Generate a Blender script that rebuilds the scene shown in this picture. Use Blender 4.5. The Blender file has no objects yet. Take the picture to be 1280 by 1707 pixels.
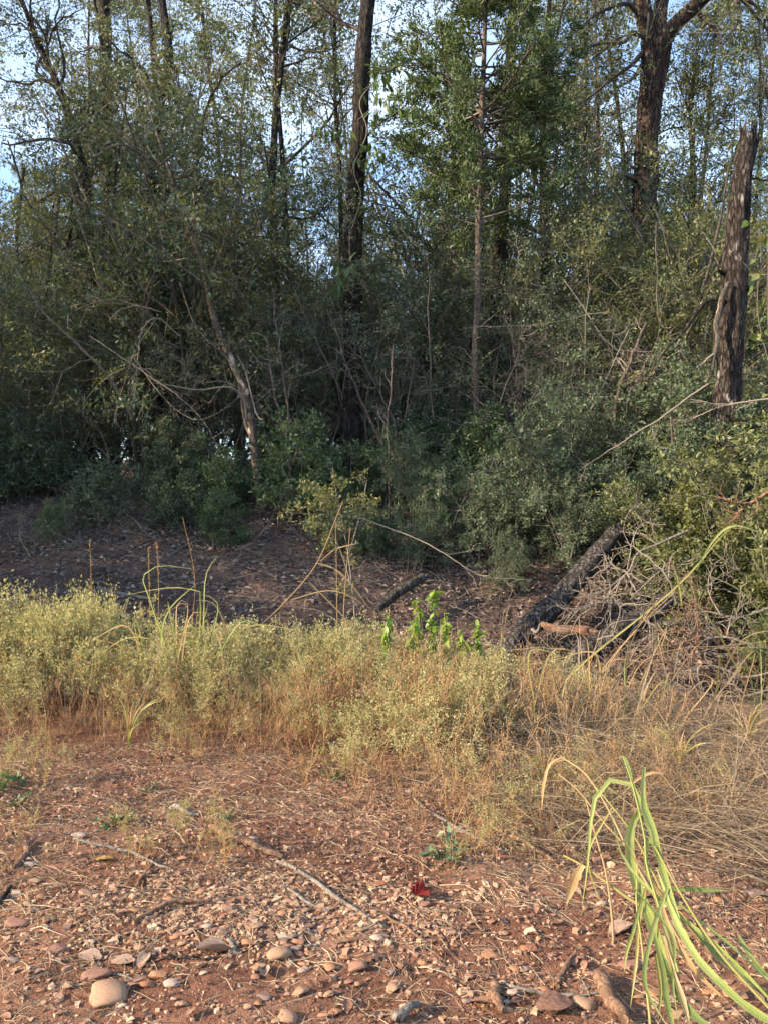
import bpy, math, random
import numpy as np

# ------------------------------------------------------------------ camera, sky, sun, exposure
scene = bpy.context.scene
COL = scene.collection
CAM_H, FPX, CX, CY = 1.55, 1282.0, 640.0, 853.5
cam_data = bpy.data.cameras.new('camera')
cam = bpy.data.objects.new('camera', cam_data)
COL.objects.link(cam)
cam.location = (0, 0, CAM_H)
cam.rotation_euler = (math.radians(90), 0, 0)
cam_data.sensor_fit = 'VERTICAL'
cam_data.sensor_height = 36.0
cam_data.lens = 36.0 * FPX / 1707.0
cam_data.clip_start, cam_data.clip_end = 0.05, 3000
scene.camera = cam

SUN_EL = math.radians(24)
SUN_DIR = np.array([0.94, 0.34, 0.0]); SUN_DIR /= np.linalg.norm(SUN_DIR)     # the way the light travels, on the ground
world = bpy.data.worlds.new('World'); scene.world = world; world.use_nodes = True
wn, wl = world.node_tree.nodes, world.node_tree.links
bg = wn['Background']; bg.inputs['Strength'].default_value = 0.15
sky = wn.new('ShaderNodeTexSky'); sky.sky_type = 'NISHITA'; sky.sun_disc = False
sky.sun_elevation = SUN_EL
sky.sun_rotation = math.atan2(-SUN_DIR[0], -SUN_DIR[1])
sky.air_density, sky.dust_density, sky.ozone_density = 1.0, 0.6, 2.6
tc = wn.new('ShaderNodeTexCoord'); mp = wn.new('ShaderNodeMapping'); mp.inputs['Scale'].default_value = (1.2, 1.2, 3.5)
nz = wn.new('ShaderNodeTexNoise'); nz.inputs['Scale'].default_value = 1.7; nz.inputs['Detail'].default_value = 6; nz.inputs['Roughness'].default_value = 0.55
cr = wn.new('ShaderNodeValToRGB'); cr.color_ramp.elements[0].position = 0.42; cr.color_ramp.elements[1].position = 0.72
cr.color_ramp.elements[0].color = (0.05, 0.05, 0.05, 1); cr.color_ramp.elements[1].color = (0.6, 0.6, 0.6, 1)
mx = wn.new('ShaderNodeMix'); mx.data_type = 'RGBA'
mx.inputs[7].default_value = (4.2, 4.7, 5.3, 1)
wl.new(tc.outputs['Generated'], mp.inputs['Vector']); wl.new(mp.outputs['Vector'], nz.inputs['Vector'])
wl.new(nz.outputs['Fac'], cr.inputs['Fac']); wl.new(cr.outputs['Color'], mx.inputs[0])
wl.new(sky.outputs['Color'], mx.inputs[6]); wl.new(mx.outputs[2], bg.inputs['Color'])

sun_data = bpy.data.lights.new('sun', 'SUN'); sun_data.energy = 4.6; sun_data.angle = math.radians(0.55)
sun_data.color = (1.0, 0.79, 0.55)
sun = bpy.data.objects.new('sun', sun_data); COL.objects.link(sun)
from mathutils import Vector
_d = Vector((SUN_DIR[0]*math.cos(SUN_EL), SUN_DIR[1]*math.cos(SUN_EL), -math.sin(SUN_EL)))
sun.rotation_euler = _d.to_track_quat('-Z', 'Y').to_euler()
sun.location = (-20, -8, 14)

vs = scene.view_settings
vs.view_transform = 'Standard'; vs.look = 'None'; vs.exposure = 1.66; vs.gamma = 1.0; vs.use_curve_mapping = False
cy = scene.cycles
cy.max_bounces = 4; cy.diffuse_bounces = 2; cy.glossy_bounces = 2; cy.transmission_bounces = 3; cy.transparent_max_bounces = 4
cy.sample_clamp_indirect = 4.0; cy.use_adaptive_sampling = True; cy.adaptive_threshold = 0.03

# ------------------------------------------------------------------ small tools
rng = np.random.default_rng(11)
random.seed(5)

_tab = np.random.default_rng(3).random((256, 256))
def vnoise(x, y, s=0):
    x = np.asarray(x, float) + 17.3*s; y = np.asarray(y, float) + 9.1*s
    xi, yi = np.floor(x).astype(int), np.floor(y).astype(int)
    fx, fy = x-xi, y-yi
    fx, fy = fx*fx*(3-2*fx), fy*fy*(3-2*fy)
    a = _tab[xi % 256, yi % 256]; b = _tab[(xi+1) % 256, yi % 256]
    c = _tab[xi % 256, (yi+1) % 256]; d = _tab[(xi+1) % 256, (yi+1) % 256]
    return (a*(1-fx)+b*fx)*(1-fy) + (c*(1-fx)+d*fx)*fy - 0.5
def fbm(x, y, oct=4, s=0):
    v, a, f = 0, 1.0, 1.0
    for k in range(oct):
        v = v + a*vnoise(np.asarray(x)*f, np.asarray(y)*f, s+k*3); a *= 0.5; f *= 2.03
    return v

PY = np.array([-200, 0, 4.5, 6.4, 7.4, 8.2, 9.0, 10., 11.5, 13.2, 16, 30, 80, 400])
PZ = np.array([0, 0, 0, -.03, -.22, -.42, -.22, .40, 1.15, 1.80, 2.0, 3.2, 7.0, 12.0])
def H(x, y):
    x = np.asarray(x, float); y = np.asarray(y, float)
    yw = y + 0.35*vnoise(x*0.5, y*0.1, 4)*np.clip((y-5)/3, 0, 1)
    z = (np.interp(yw-.35, PY, PZ)+np.interp(yw, PY, PZ)*2+np.interp(yw+.35, PY, PZ))/4
    sr = np.clip((x-1)/2.2, 0, 1)
    z = z - 0.40*sr*np.exp(-((y-8.2)/1.0)**2)
    far = np.clip((y-7)/3, 0, 1)
    z = z + fbm(x*0.7, y*0.7, 3, 1)*0.16*far + fbm(x*3, y*3, 3, 2)*(0.025+0.03*far) + fbm(x*14, y*14, 3, 5)*0.012
    z = z + 0.035*np.exp(-((y-2.95-0.1*x)/.35)**2)*np.exp(-((x+.55)/1.0)**2)
    return z

def at(px, py, Y):
    return np.array([(px-CX)/FPX*Y, Y, CAM_H+(CY-py)/FPX*Y])
def ground_at(px, py):
    Ys = np.linspace(1.9, 30, 4000)
    zs = CAM_H+(CY-py)/FPX*Ys
    hit = np.nonzero(zs <= H((px-CX)/FPX*Ys, Ys))[0]
    Y = Ys[hit[0]] if len(hit) else 14.0
    x = (px-CX)/FPX*Y
    return np.array([x, Y, float(H(x, Y))])

def norm(v):
    return v/np.maximum(np.linalg.norm(v, axis=-1, keepdims=True), 1e-9)

class Geo:
    """collects quads and links them as one mesh"""
    def __init__(s): s.v, s.f, s.r, s.m, s.sm, s.n = [], [], [], [], [], 0
    def add(s, v, f, rnd, mat=0, smooth=False):
        v = np.asarray(v, float).reshape(-1, 3); f = np.asarray(f, int)
        s.v.append(v); s.f.append(f+s.n); s.n += len(v)
        s.r.append(np.broadcast_to(np.asarray(rnd, float), (len(f),)).copy())
        s.m.append(np.full(len(f), mat, int)); s.sm.append(np.full(len(f), smooth, bool))
    def tubes(s, P, R, k=4, mat=0, cap=False):
        P = np.asarray(P, float); R = np.asarray(R, float)
        if P.ndim == 2: P, R = P[None], R[None]
        N, n, _ = P.shape
        T = norm(np.gradient(P, axis=1))
        mT = np.abs(T.mean(1)); ref = np.eye(3)[np.argmin(mT, 1)][:, None, :]
        U = norm(np.cross(T, ref)); W = np.cross(T, U)
        a = np.arange(k)*2*np.pi/k
        V = P[:, :, None]+R[:, :, None, None]*(np.cos(a)[None, None, :, None]*U[:, :, None]+np.sin(a)[None, None, :, None]*W[:, :, None])
        i = np.arange(n-1)[:, None]; j = np.arange(k)[None]
        q = np.stack([i*k+j, i*k+(j+1) % k, (i+1)*k+(j+1) % k, (i+1)*k+j], -1).reshape(-1, 4)
        F = (q[None]+(np.arange(N)*n*k)[:, None, None]).reshape(-1, 4)
        s.add(V, F, np.repeat(np.random.default_rng(N).random(N), len(q)), mat, True)
        if cap and k >= 4:
            for e in (0, n-1):
                for b in range(N):
                    ring = V[b, e]; c = ring.mean(0)
                    vv = np.vstack([ring, c]); ff = [[j, (j+1) % k, k, k] for j in range(k)]
                    vv2 = np.vstack([ring, c]); s.add(vv2, [[f[0], f[1], f[2], f[2]] for f in ff], 0.9, mat)
    def leaves(s, C, A, Nn, L, Wd, mat=0, r=None, fold=0.12):
        C = np.asarray(C); A = norm(A); S = norm(np.cross(A, Nn)); Nn = np.cross(S, A)
        L = np.broadcast_to(L, (len(C),))[:, None]; Wd = np.broadcast_to(Wd, (len(C),))[:, None]
        m = C+A*L*.45+Nn*Wd*fold
        V = np.stack([C, m+S*Wd*.5, C+A*L, m-S*Wd*.5], 1)
        F = np.arange(len(C)*4).reshape(-1, 4)
        s.add(V, F, r if r is not None else np.random.default_rng(len(C)).random(len(C)), mat)
    def mesh(s, name, mats):
        v = np.concatenate(s.v); f = np.concatenate(s.f); r = np.concatenate(s.r); m = np.concatenate(s.m); sm = np.concatenate(s.sm)
        tri = f[:, 2] == f[:, 3]
        tot = np.where(tri, 3, 4)
        loops = f.reshape(-1)[np.stack([np.ones(len(f), bool)]*3+[~tri], 1).reshape(-1)]
        me = bpy.data.meshes.new(name)
        me.vertices.add(len(v)); me.vertices.foreach_set('co', v.astype(np.float32).reshape(-1))
        me.loops.add(len(loops)); me.loops.foreach_set('vertex_index', loops.astype(np.int32))
        me.polygons.add(len(f))
        me.polygons.foreach_set('loop_start', np.concatenate([[0], np.cumsum(tot)[:-1]]).astype(np.int32))
        me.polygons.foreach_set('material_index', m.astype(np.int32))
        me.polygons.foreach_set('use_smooth', sm)
        at_ = me.attributes.new('rnd', 'FLOAT', 'FACE'); at_.data.foreach_set('value', r.astype(np.float32))
        for mm in mats: me.materials.append(mm)
        me.update(); me.validate()
        return me
    def obj(s, name, mats, parent=None):
        return link(name, s.mesh(name, mats if isinstance(mats, (list, tuple)) else [mats]), parent)

def link(name, me, parent=None):
    o = bpy.data.objects.new(name, me); COL.objects.link(o)
    if parent is not None: o.parent = parent
    if parent is not None and name in ('crown', 'foliage', 'twigs', 'branches', 'seed_head'): o['kind'] = 'stuff'      # leaves and twigs too small to pick apart
    return o
def empty(name, loc, rz=0., sc=1.):
    o = bpy.data.objects.new(name, None); COL.objects.link(o)
    o.location = loc; o.rotation_euler = (0, 0, rz); o.scale = (sc, sc, sc) if np.isscalar(sc) else sc
    o.empty_display_size = 0.1
    return o
def tag(o, label=None, cat=None, group=None, kind=None):
    if label: o['label'] = label
    if cat: o['category'] = cat
    if group: o['group'] = group
    if kind: o['kind'] = kind
    return o
def copy_tree(o, parent=None):
    c = o.copy(); COL.objects.link(c); c.parent = parent
    for ch in list(o.children): copy_tree(ch, c)
    return c

def smooth_path(pts, n):
    """Catmull-Rom through the points, n samples"""
    p = np.asarray(pts, float)
    if len(p) == 2: return p[0]+(p[1]-p[0])*np.linspace(0, 1, n)[:, None]
    q = np.vstack([2*p[0]-p[1], p, 2*p[-1]-p[-2]])
    seg = np.linalg.norm(np.diff(p, axis=0), axis=1); cum = np.concatenate([[0], np.cumsum(seg)])/seg.sum()
    t = np.linspace(0, 1, n); i = np.clip(np.searchsorted(cum, t, 'right')-1, 0, len(p)-2)
    u = ((t-cum[i])/(cum[i+1]-cum[i]))[:, None]
    a, b, c, d = q[i], q[i+1], q[i+2], q[i+3]
    return 0.5*((2*b)+(c-a)*u+(2*a-5*b+4*c-d)*u**2+(3*b-a-3*c+d)*u**3)

def branch(rg, P, R, cnt, t0, t1, ang, L, rr, up=0.1, wig=0.2, n=5, end=0.35, flat=1.0, rmin=0.0, lenfall=0.5):
    """children of every parent path in P: vectorised"""
    P = np.asarray(P); R = np.asarray(R); Np, m, _ = P.shape
    idx = np.repeat(np.arange(Np), cnt); N = len(idx)
    t = rg.uniform(t0, t1, N); x = t*(m-1); i = np.clip(x.astype(int), 0, m-2); u = (x-i)[:, None]
    pos = P[idx, i]*(1-u)+P[idx, i+1]*u
    T = norm(P[idx, i+1]-P[idx, i]); rad = R[idx, i]*(1-u[:, 0])+R[idx, i+1]*u[:, 0]
    rv = rg.normal(size=(N, 3)); rv[:, 2] *= flat
    perp = norm(rv-(rv*T).sum(1, keepdims=True)*T)
    a = np.radians(rg.normal(ang, 14, N))[:, None]
    d = norm(T*np.cos(a)+perp*np.sin(a))
    ln = L*rg.uniform(.55, 1.35, N)*(1-lenfall*(t-t0)/max(t1-t0, 1e-6))
    out = np.empty((N, n, 3)); out[:, 0] = pos
    st = (ln/(n-1))[:, None]
    for k in range(1, n):
        d = norm(d+rg.normal(size=(N, 3))*wig+np.array([0, 0, up]))
        pos = pos+d*st; out[:, k] = pos
    r0 = np.maximum(rad*rr*rg.uniform(.75, 1.1, N), rmin)
    Rr = r0[:, None]*np.linspace(1, end, n)[None]
    return out, np.maximum(Rr, rmin*.7)

def scatter_leaves(rg, geo, P, per, size, aspect=.45, spread=.03, upn=1.0, along=.6, mat=0, t0=.1, droop=0.0, rbias=None):
    N, n, _ = P.shape
    idx = np.repeat(np.arange(N), per); M = len(idx)
    t = rg.uniform(t0, 1.0, M)*(n-1); i = np.clip(t.astype(int), 0, n-2); u = (t-i)[:, None]
    C = P[idx, i]*(1-u)+P[idx, i+1]*u+rg.normal(size=(M, 3))*spread
    T = norm(P[idx, i+1]-P[idx, i])
    A = T*along+rg.normal(size=(M, 3))*.6; A[:, 2] -= droop
    Nn = rg.normal(size=(M, 3))*.6; Nn[:, 2] += upn
    s = size*rg.uniform(.6, 1.3, M)
    clump = rg.random(N)[idx]
    r = np.clip(.5*rg.random(M)+.5*clump, 0, 1) if rbias is None else rbias(C, rg)
    geo.leaves(C, A, Nn, s, s*aspect*rg.uniform(.8, 1.2, M), mat, r)

def strips(geo, P, R, mat=0):
    N, n, _ = P.shape
    T = norm(np.gradient(P, axis=1)); rv = norm(np.random.default_rng(N+7).normal(size=(N, 1, 3))*[1, 1, .2])
    S = norm(np.cross(T, np.broadcast_to(rv, T.shape)))*R[..., None]*1.15
    V = np.stack([P-S, P+S], 2).reshape(N, n*2, 3)
    i = np.arange(n-1); q = np.stack([i*2, i*2+1, i*2+3, i*2+2], 1)
    geo.add(V, (q[None]+(np.arange(N)*n*2)[:, None, None]).reshape(-1, 4), np.repeat(np.random.default_rng(N).random(N), n-1), mat)

# ------------------------------------------------------------------ materials
def mat_base(name):
    m = bpy.data.materials.new(name); m.use_nodes = True
    nt = m.node_tree; return m, nt.nodes, nt.links, nt.nodes['Principled BSDF']
def ramp(nodes, stops):
    r = nodes.new('ShaderNodeValToRGB'); e = r.color_ramp.elements
    while len(e) < len(stops): e.new(0.5)
    for k, (p, c) in enumerate(stops): e[k].position = p; e[k].color = (*c, 1)
    return r
def leaf_mat(name, cols, trans=0.3, rough=0.45, tcol=1.6, spec=0.4):
    m, N, L, b = mat_base(name)
    a = N.new('ShaderNodeAttribute'); a.attribute_name = 'rnd'
    oi = N.new('ShaderNodeObjectInfo')
    ad = N.new('ShaderNodeMath'); ad.operation = 'MULTIPLY_ADD'; ad.inputs[1].default_value = .3; 
    L.new(oi.outputs['Random'], ad.inputs[0])
    sc = N.new('ShaderNodeMath'); sc.operation = 'MULTIPLY'; sc.inputs[1].default_value = .7
    L.new(a.outputs['Fac'], sc.inputs[0]); L.new(sc.outputs[0], ad.inputs[2])
    r = ramp(N, [(k/(len(cols)-1), c) for k, c in enumerate(cols)])
    L.new(ad.outputs[0], r.inputs[0]); L.new(r.outputs[0], b.inputs['Base Color'])
    b.inputs['Roughness'].default_value = rough; b.inputs['Specular IOR Level'].default_value = spec
    if trans > 0:
        t = N.new('ShaderNodeBsdfTranslucent'); mxs = N.new('ShaderNodeMixShader'); mxs.inputs[0].default_value = trans
        g = N.new('ShaderNodeMix'); g.data_type = 'RGBA'; g.blend_type = 'MULTIPLY'; g.inputs[0].default_value = 1
        g.inputs[7].default_value = (tcol*1.05, tcol, tcol*.55, 1)
        L.new(r.outputs[0], g.inputs[6]); L.new(g.outputs[2], t.inputs['Color'])
        L.new(b.outputs[0], mxs.inputs[1]); L.new(t.outputs[0], mxs.inputs[2])
        L.new(mxs.outputs[0], N['Material Output'].inputs['Surface'])
    return m
def bark_mat(name, cols, scale=9, stretch=.22, bump=.6, rough=.9, patch=None):
    m, N, L, b = mat_base(name)
    g = N.new('ShaderNodeTexCoord'); mp = N.new('ShaderNodeMapping'); mp.inputs['Scale'].default_value = (1, 1, stretch)
    n1 = N.new('ShaderNodeTexNoise'); n1.inputs['Scale'].default_value = scale*2.2; n1.inputs['Detail'].default_value = 6; n1.inputs['Roughness'].default_value = .7
    L.new(g.outputs['Object'], mp.inputs[0]); L.new(mp.outputs[0], n1.inputs['Vector'])
    r = ramp(N, [(.28+.44*k/(len(cols)-1), c) for k, c in enumerate(cols)])
    L.new(n1.outputs['Fac'], r.inputs[0]); out = r.outputs[0]
    if patch:
        n2 = N.new('ShaderNodeTexNoise'); n2.inputs['Scale'].default_value = patch[1]; n2.inputs['Detail'].default_value = 3
        mp2 = N.new('ShaderNodeMapping'); mp2.inputs['Scale'].default_value = (1, 1, .5)
        L.new(g.outputs['Object'], mp2.inputs[0]); L.new(mp2.outputs[0], n2.inputs['Vector'])
        r2 = ramp(N, [(patch[2], (0, 0, 0)), (patch[2]+.05, (1, 1, 1))]); L.new(n2.outputs['Fac'], r2.inputs[0])
        x = N.new('ShaderNodeMix'); x.data_type = 'RGBA'; x.inputs[7].default_value = (*patch[0], 1)
        L.new(r2.outputs[0], x.inputs[0]); L.new(out, x.inputs[6]); out = x.outputs[2]
    vo = N.new('ShaderNodeTexVoronoi'); vo.feature = 'DISTANCE_TO_EDGE'; vo.inputs['Scale'].default_value = scale*1.9
    mpv = N.new('ShaderNodeMapping'); mpv.inputs['Scale'].default_value = (1, 1, .3)
    wob = N.new('ShaderNodeVectorMath'); wob.operation = 'MULTIPLY_ADD'; wob.inputs[1].default_value = (.07, .07, .16)
    L.new(n1.outputs['Color'], wob.inputs[0]); L.new(g.outputs['Object'], wob.inputs[2]); L.new(wob.outputs[0], mpv.inputs[0]); L.new(mpv.outputs[0], vo.inputs['Vector'])
    rc = ramp(N, [(.0, (.28, .26, .25)), (.16, (1, 1, 1))]); L.new(vo.outputs['Distance'], rc.inputs[0])
    cm = N.new('ShaderNodeMix'); cm.data_type = 'RGBA'; cm.blend_type = 'MULTIPLY'; cm.inputs[0].default_value = min(1, bump*.85)
    L.new(out, cm.inputs[6]); L.new(rc.outputs[0], cm.inputs[7]); out = cm.outputs[2]
    hs = N.new('ShaderNodeMath'); hs.operation = 'MULTIPLY_ADD'; hs.inputs[1].default_value = .8; L.new(rc.outputs[0], hs.inputs[0]); L.new(n1.outputs['Fac'], hs.inputs[2])
    L.new(out, b.inputs['Base Color']); b.inputs['Roughness'].default_value = rough; b.inputs['Specular IOR Level'].default_value = .2
    bp = N.new('ShaderNodeBump'); bp.inputs['Strength'].default_value = bump; bp.inputs['Distance'].default_value = .05
    L.new(hs.outputs[0], bp.inputs['Height']); L.new(bp.outputs[0], b.inputs['Normal'])
    return m
def twig_mat(name, cols):
    return leaf_mat(name, cols, trans=0, rough=.85, spec=.2)
def stone_mat(name, c1, c2, sc=14):
    m, N, L, b = mat_base(name)
    g = N.new('ShaderNodeTexCoord'); n1 = N.new('ShaderNodeTexNoise'); n1.inputs['Scale'].default_value = sc; n1.inputs['Detail'].default_value = 7; n1.inputs['Roughness'].default_value = .65
    L.new(g.outputs['Object'], n1.inputs['Vector'])
    r = ramp(N, [(.3, c1), (.7, c2)]); L.new(n1.outputs['Fac'], r.inputs[0])
    # red dust on the lower and random parts
    n2 = N.new('ShaderNodeTexNoise'); n2.inputs['Scale'].default_value = 9; n2.inputs['Detail'].default_value = 4
    L.new(g.outputs['Object'], n2.inputs['Vector']); r2 = ramp(N, [(.4, (0, 0, 0)), (.68, (.8, .8, .8))]); L.new(n2.outputs['Fac'], r2.inputs[0])
    x = N.new('ShaderNodeMix'); x.data_type = 'RGBA'; x.inputs[7].default_value = (.28, .13, .07, 1)
    L.new(r2.outputs[0], x.inputs[0]); L.new(r.outputs[0], x.inputs[6]); L.new(x.outputs[2], b.inputs['Base Color'])
    b.inputs['Roughness'].default_value = .8; b.inputs['Specular IOR Level'].default_value = .3
    bp = N.new('ShaderNodeBump'); bp.inputs['Strength'].default_value = .5; bp.inputs['Distance'].default_value = .006
    L.new(n1.outputs['Fac'], bp.inputs['Height']); L.new(bp.outputs[0], b.inputs['Normal'])
    return m

M = {}
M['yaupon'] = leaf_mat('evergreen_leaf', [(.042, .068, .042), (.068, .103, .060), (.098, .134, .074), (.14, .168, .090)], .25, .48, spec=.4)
M['low'] = leaf_mat('low_shrub_leaf', [(.034, .066, .034), (.052, .095, .046), (.080, .125, .055), (.115, .15, .062)], .3, .45)
M['canopy'] = leaf_mat('canopy_leaf', [(.050, .070, .040), (.082, .100, .054), (.12, .132, .066), (.19, .165, .075)], .35, .5)
M['oakleaf'] = leaf_mat('oak_leaf', [(.050, .074, .038), (.082, .108, .052), (.12, .137, .062), (.175, .162, .075)], .3, .5)
M['cedar'] = leaf_mat('cedar_needle', [(.028, .050, .022), (.046, .078, .030), (.070, .106, .038), (.11, .145, .05)], .2, .6)
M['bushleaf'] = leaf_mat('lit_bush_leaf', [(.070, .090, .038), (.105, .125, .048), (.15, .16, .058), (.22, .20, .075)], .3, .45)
M['green'] = leaf_mat('bright_green_leaf', [(.10, .17, .03), (.16, .245, .04), (.23, .31, .06)], .4, .45)
M['vine'] = leaf_mat('vine_leaf', [(.045, .085, .03), (.07, .12, .04), (.11, .15, .05)], .25, .4)
M['weed'] = leaf_mat('silvery_weed_leaf', [(.145, .155, .075), (.235, .232, .105), (.31, .295, .14), (.37, .34, .18)], .3, .75)
M['weedstem'] = twig_mat('weed_stem', [(.15, .078, .042), (.27, .15, .078), (.33, .235, .125)])
M['redweed'] = leaf_mat('dry_reddish_weed', [(.20, .095, .040), (.33, .18, .070), (.40, .28, .115), (.32, .27, .12)], .25, .8)
M['straw'] = leaf_mat('dry_straw', [(.075, .052, .038), (.17, .125, .085), (.30, .235, .155), (.44, .37, .26)], .2, .7)
M['twig'] = twig_mat('grey_twig', [(.05, .043, .037), (.11, .096, .081), (.20, .18, .152)])
M['deadtwig'] = twig_mat('pale_dead_twig', [(.10, .084, .068), (.175, .15, .12), (.28, .245, .20)])
M['darktwig'] = twig_mat('dark_twig', [(.025, .021, .019), (.05, .042, .036), (.085, .07, .06)])
M['bark'] = bark_mat('dark_bark', [(.012, .010, .009), (.036, .030, .026), (.085, .072, .062)], 9, .2, 1.0)
M['greybark'] = bark_mat('grey_bark', [(.03, .026, .022), (.075, .066, .057), (.15, .135, .118)], 9, .25, .8)
M['oakbark'] = bark_mat('oak_bark', [(.014, .011, .009), (.058, .042, .032), (.14, .108, .085)], 8, .2, 1.0)
M['snag'] = bark_mat('snag_bark', [(.014, .011, .010), (.045, .036, .031), (.125, .104, .092)], 10, .25, 1.0, patch=((.22, .20, .185), 5.5, .60))
M['cedarbark'] = bark_mat('cedar_bark', [(.055, .042, .034), (.12, .096, .080), (.21, .18, .155)], 14, .08, .7)
M['peeled'] = bark_mat('peeled_bark', [(.05, .038, .030), (.10, .082, .066), (.17, .145, .12)], 12, .3, .6, patch=((.46, .40, .34), 3.2, .60))
M['log'] = bark_mat('charred_log_bark', [(.03, .027, .026), (.085, .075, .070), (.20, .18, .17)], 9, .3, 1.0, patch=((.20, .125, .09), 2.4, .66))
M['redwood'] = bark_mat('bare_red_wood', [(.12, .06, .038), (.24, .13, .085), (.34, .21, .145)], 10, .25, .6)
M['stick'] = bark_mat('brown_stick', [(.13, .07, .045), (.26, .155, .10), (.36, .24, .165)], 22, .3, .6)
M['deadwood'] = bark_mat('bleached_deadwood', [(.11, .09, .075), (.21, .18, .15), (.34, .295, .25)], 20, .3, .5)
M['litter'] = leaf_mat('leaf_litter', [(.085, .060, .052), (.15, .112, .098), (.22, .172, .152), (.31, .255, .23)], .08, .7)
M['litter_near'] = leaf_mat('dry_leaf_fragments', [(.075, .040, .028), (.175, .095, .064), (.29, .178, .125), (.43, .31, .235)], .1, .7)
M['redleaf'] = leaf_mat('red_leaf', [(.13, .018, .018), (.21, .034, .028)], .2, .5)
M['yellow'] = leaf_mat('yellow_leaf', [(.34, .23, .05), (.42, .28, .07)], .25, .6)
M['gravel'] = leaf_mat('gravel_bits', [(.20, .10, .065), (.34, .20, .125), (.46, .31, .20), (.52, .42, .34)], 0, .85)
M['grass_green'] = leaf_mat('green_blade', [(.15, .19, .045), (.22, .265, .07), (.30, .335, .11), (.40, .33, .17)], .3, .5)
M['grass_dark'] = leaf_mat('dark_green_blade', [(.075, .115, .03), (.12, .165, .042), (.18, .22, .065), (.34, .26, .12)], .3, .5)
M['grass_dry'] = leaf_mat('dry_blade', [(.22, .14, .065), (.32, .215, .105), (.42, .31, .17)], .25, .6)
M['grass_yel'] = leaf_mat('yellowing_blade', [(.22, .20, .06), (.30, .27, .09), (.38, .34, .14)], .3, .5)
STONES = [stone_mat('tan_stone', (.20, .125, .078), (.36, .25, .165)), stone_mat('orange_stone', (.24, .115, .056), (.38, .205, .115)),
          stone_mat('pale_stone', (.28, .23, .185), (.46, .40, .335)), stone_mat('grey_stone', (.12, .10, .092), (.23, .20, .185)),
          stone_mat('pink_stone', (.14, .072, .056), (.25, .145, .112)), stone_mat('rust_stone', (.16, .06, .035), (.28, .12, .06))]

# ------------------------------------------------------------------ the ground
def soil_mat():
    m, N, L, b = mat_base('red_soil')
    g = N.new('ShaderNodeNewGeometry'); sp = N.new('ShaderNodeSeparateXYZ'); L.new(g.outputs['Position'], sp.inputs[0])
    def noise(s, d=6, r=.6):
        n = N.new('ShaderNodeTexNoise'); n.inputs['Scale'].default_value = s; n.inputs['Detail'].default_value = d; n.inputs['Roughness'].default_value = r
        L.new(g.outputs['Position'], n.inputs['Vector']); return n
    n1, n2, n3 = noise(1.7), noise(26, 8, .7), noise(140, 3)
    r1 = ramp(N, [(.32, (.13, .058, .036)), (.5, (.20, .098, .060)), (.68, (.285, .165, .108))]); L.new(n1.outputs['Fac'], r1.inputs[0])
    r2 = ramp(N, [(.3, (.42, .36, .34)), (.55, (1, 1, 1)), (.75, (1.25, 1.2, 1.15))]); L.new(n2.outputs['Fac'], r2.inputs[0])
    x = N.new('ShaderNodeMix'); x.data_type = 'RGBA'; x.blend_type = 'MULTIPLY'; x.inputs[0].default_value = .9
    L.new(r1.outputs[0], x.inputs[6]); L.new(r2.outputs[0], x.inputs[7])
    # woodland floor colour beyond the ditch
    mr = N.new('ShaderNodeMapRange'); mr.inputs[1].default_value = 7.6; mr.inputs[2].default_value = 9.6; L.new(sp.outputs['Y'], mr.inputs[0])
    r3 = ramp(N, [(.3, (.055, .038, .032)), (.55, (.115, .075, .060)), (.75, (.19, .105, .074))]); L.new(n1.outputs['Fac'], r3.inputs[0])
    y = N.new('ShaderNodeMix'); y.data_type = 'RGBA'
    L.new(mr.outputs[0], y.inputs[0]); L.new(x.outputs[2], y.inputs[6]); L.new(r3.outputs[0], y.inputs[7])
    L.new(y.outputs[2], b.inputs['Base Color']); b.inputs['Roughness'].default_value = .95; b.inputs['Specular IOR Level'].default_value = .15
    ad = N.new('ShaderNodeMath'); ad.operation = 'ADD'; L.new(n2.outputs['Fac'], ad.inputs[0]); L.new(n3.outputs['Fac'], ad.inputs[1])
    bp = N.new('ShaderNodeBump'); bp.inputs['Strength'].default_value = .8; bp.inputs['Distance'].default_value = .012
    L.new(ad.outputs[0], bp.inputs['Height']); L.new(bp.outputs[0], b.inputs['Normal'])
    return m
M['soil'] = soil_mat()
ys = np.concatenate([np.linspace(-400, -20, 12), np.linspace(-16, 1.6, 14), np.linspace(1.8, 5, 100), np.linspace(5.05, 14, 110), np.linspace(14.3, 40, 40), np.linspace(42, 120, 16), np.geomspace(140, 1500, 12)])
xs = np.concatenate([-np.geomspace(1500, 40, 14), np.linspace(-36, -8, 28), np.linspace(-7.6, -2.6, 40), np.linspace(-2.55, 2.55, 120), np.linspace(2.6, 7.6, 40), np.linspace(8, 36, 28), np.geomspace(40, 1500, 14)])
X, Yg = np.meshgrid(xs, ys)
gg = Geo()
nx, ny = len(xs), len(ys)
ii, jj = np.meshgrid(np.arange(ny-1), np.arange(nx-1), indexing='ij')
gg.add(np.stack([X, Yg, H(X, Yg)], -1), np.stack([ii*nx+jj, ii*nx+jj+1, (ii+1)*nx+jj+1, (ii+1)*nx+jj], -1).reshape(-1, 4), .5, 0, True)
tag(gg.obj('ground', M['soil']), 'red soil roadside dropping to a ditch and rising to the leaf covered wood', kind='structure')

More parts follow.
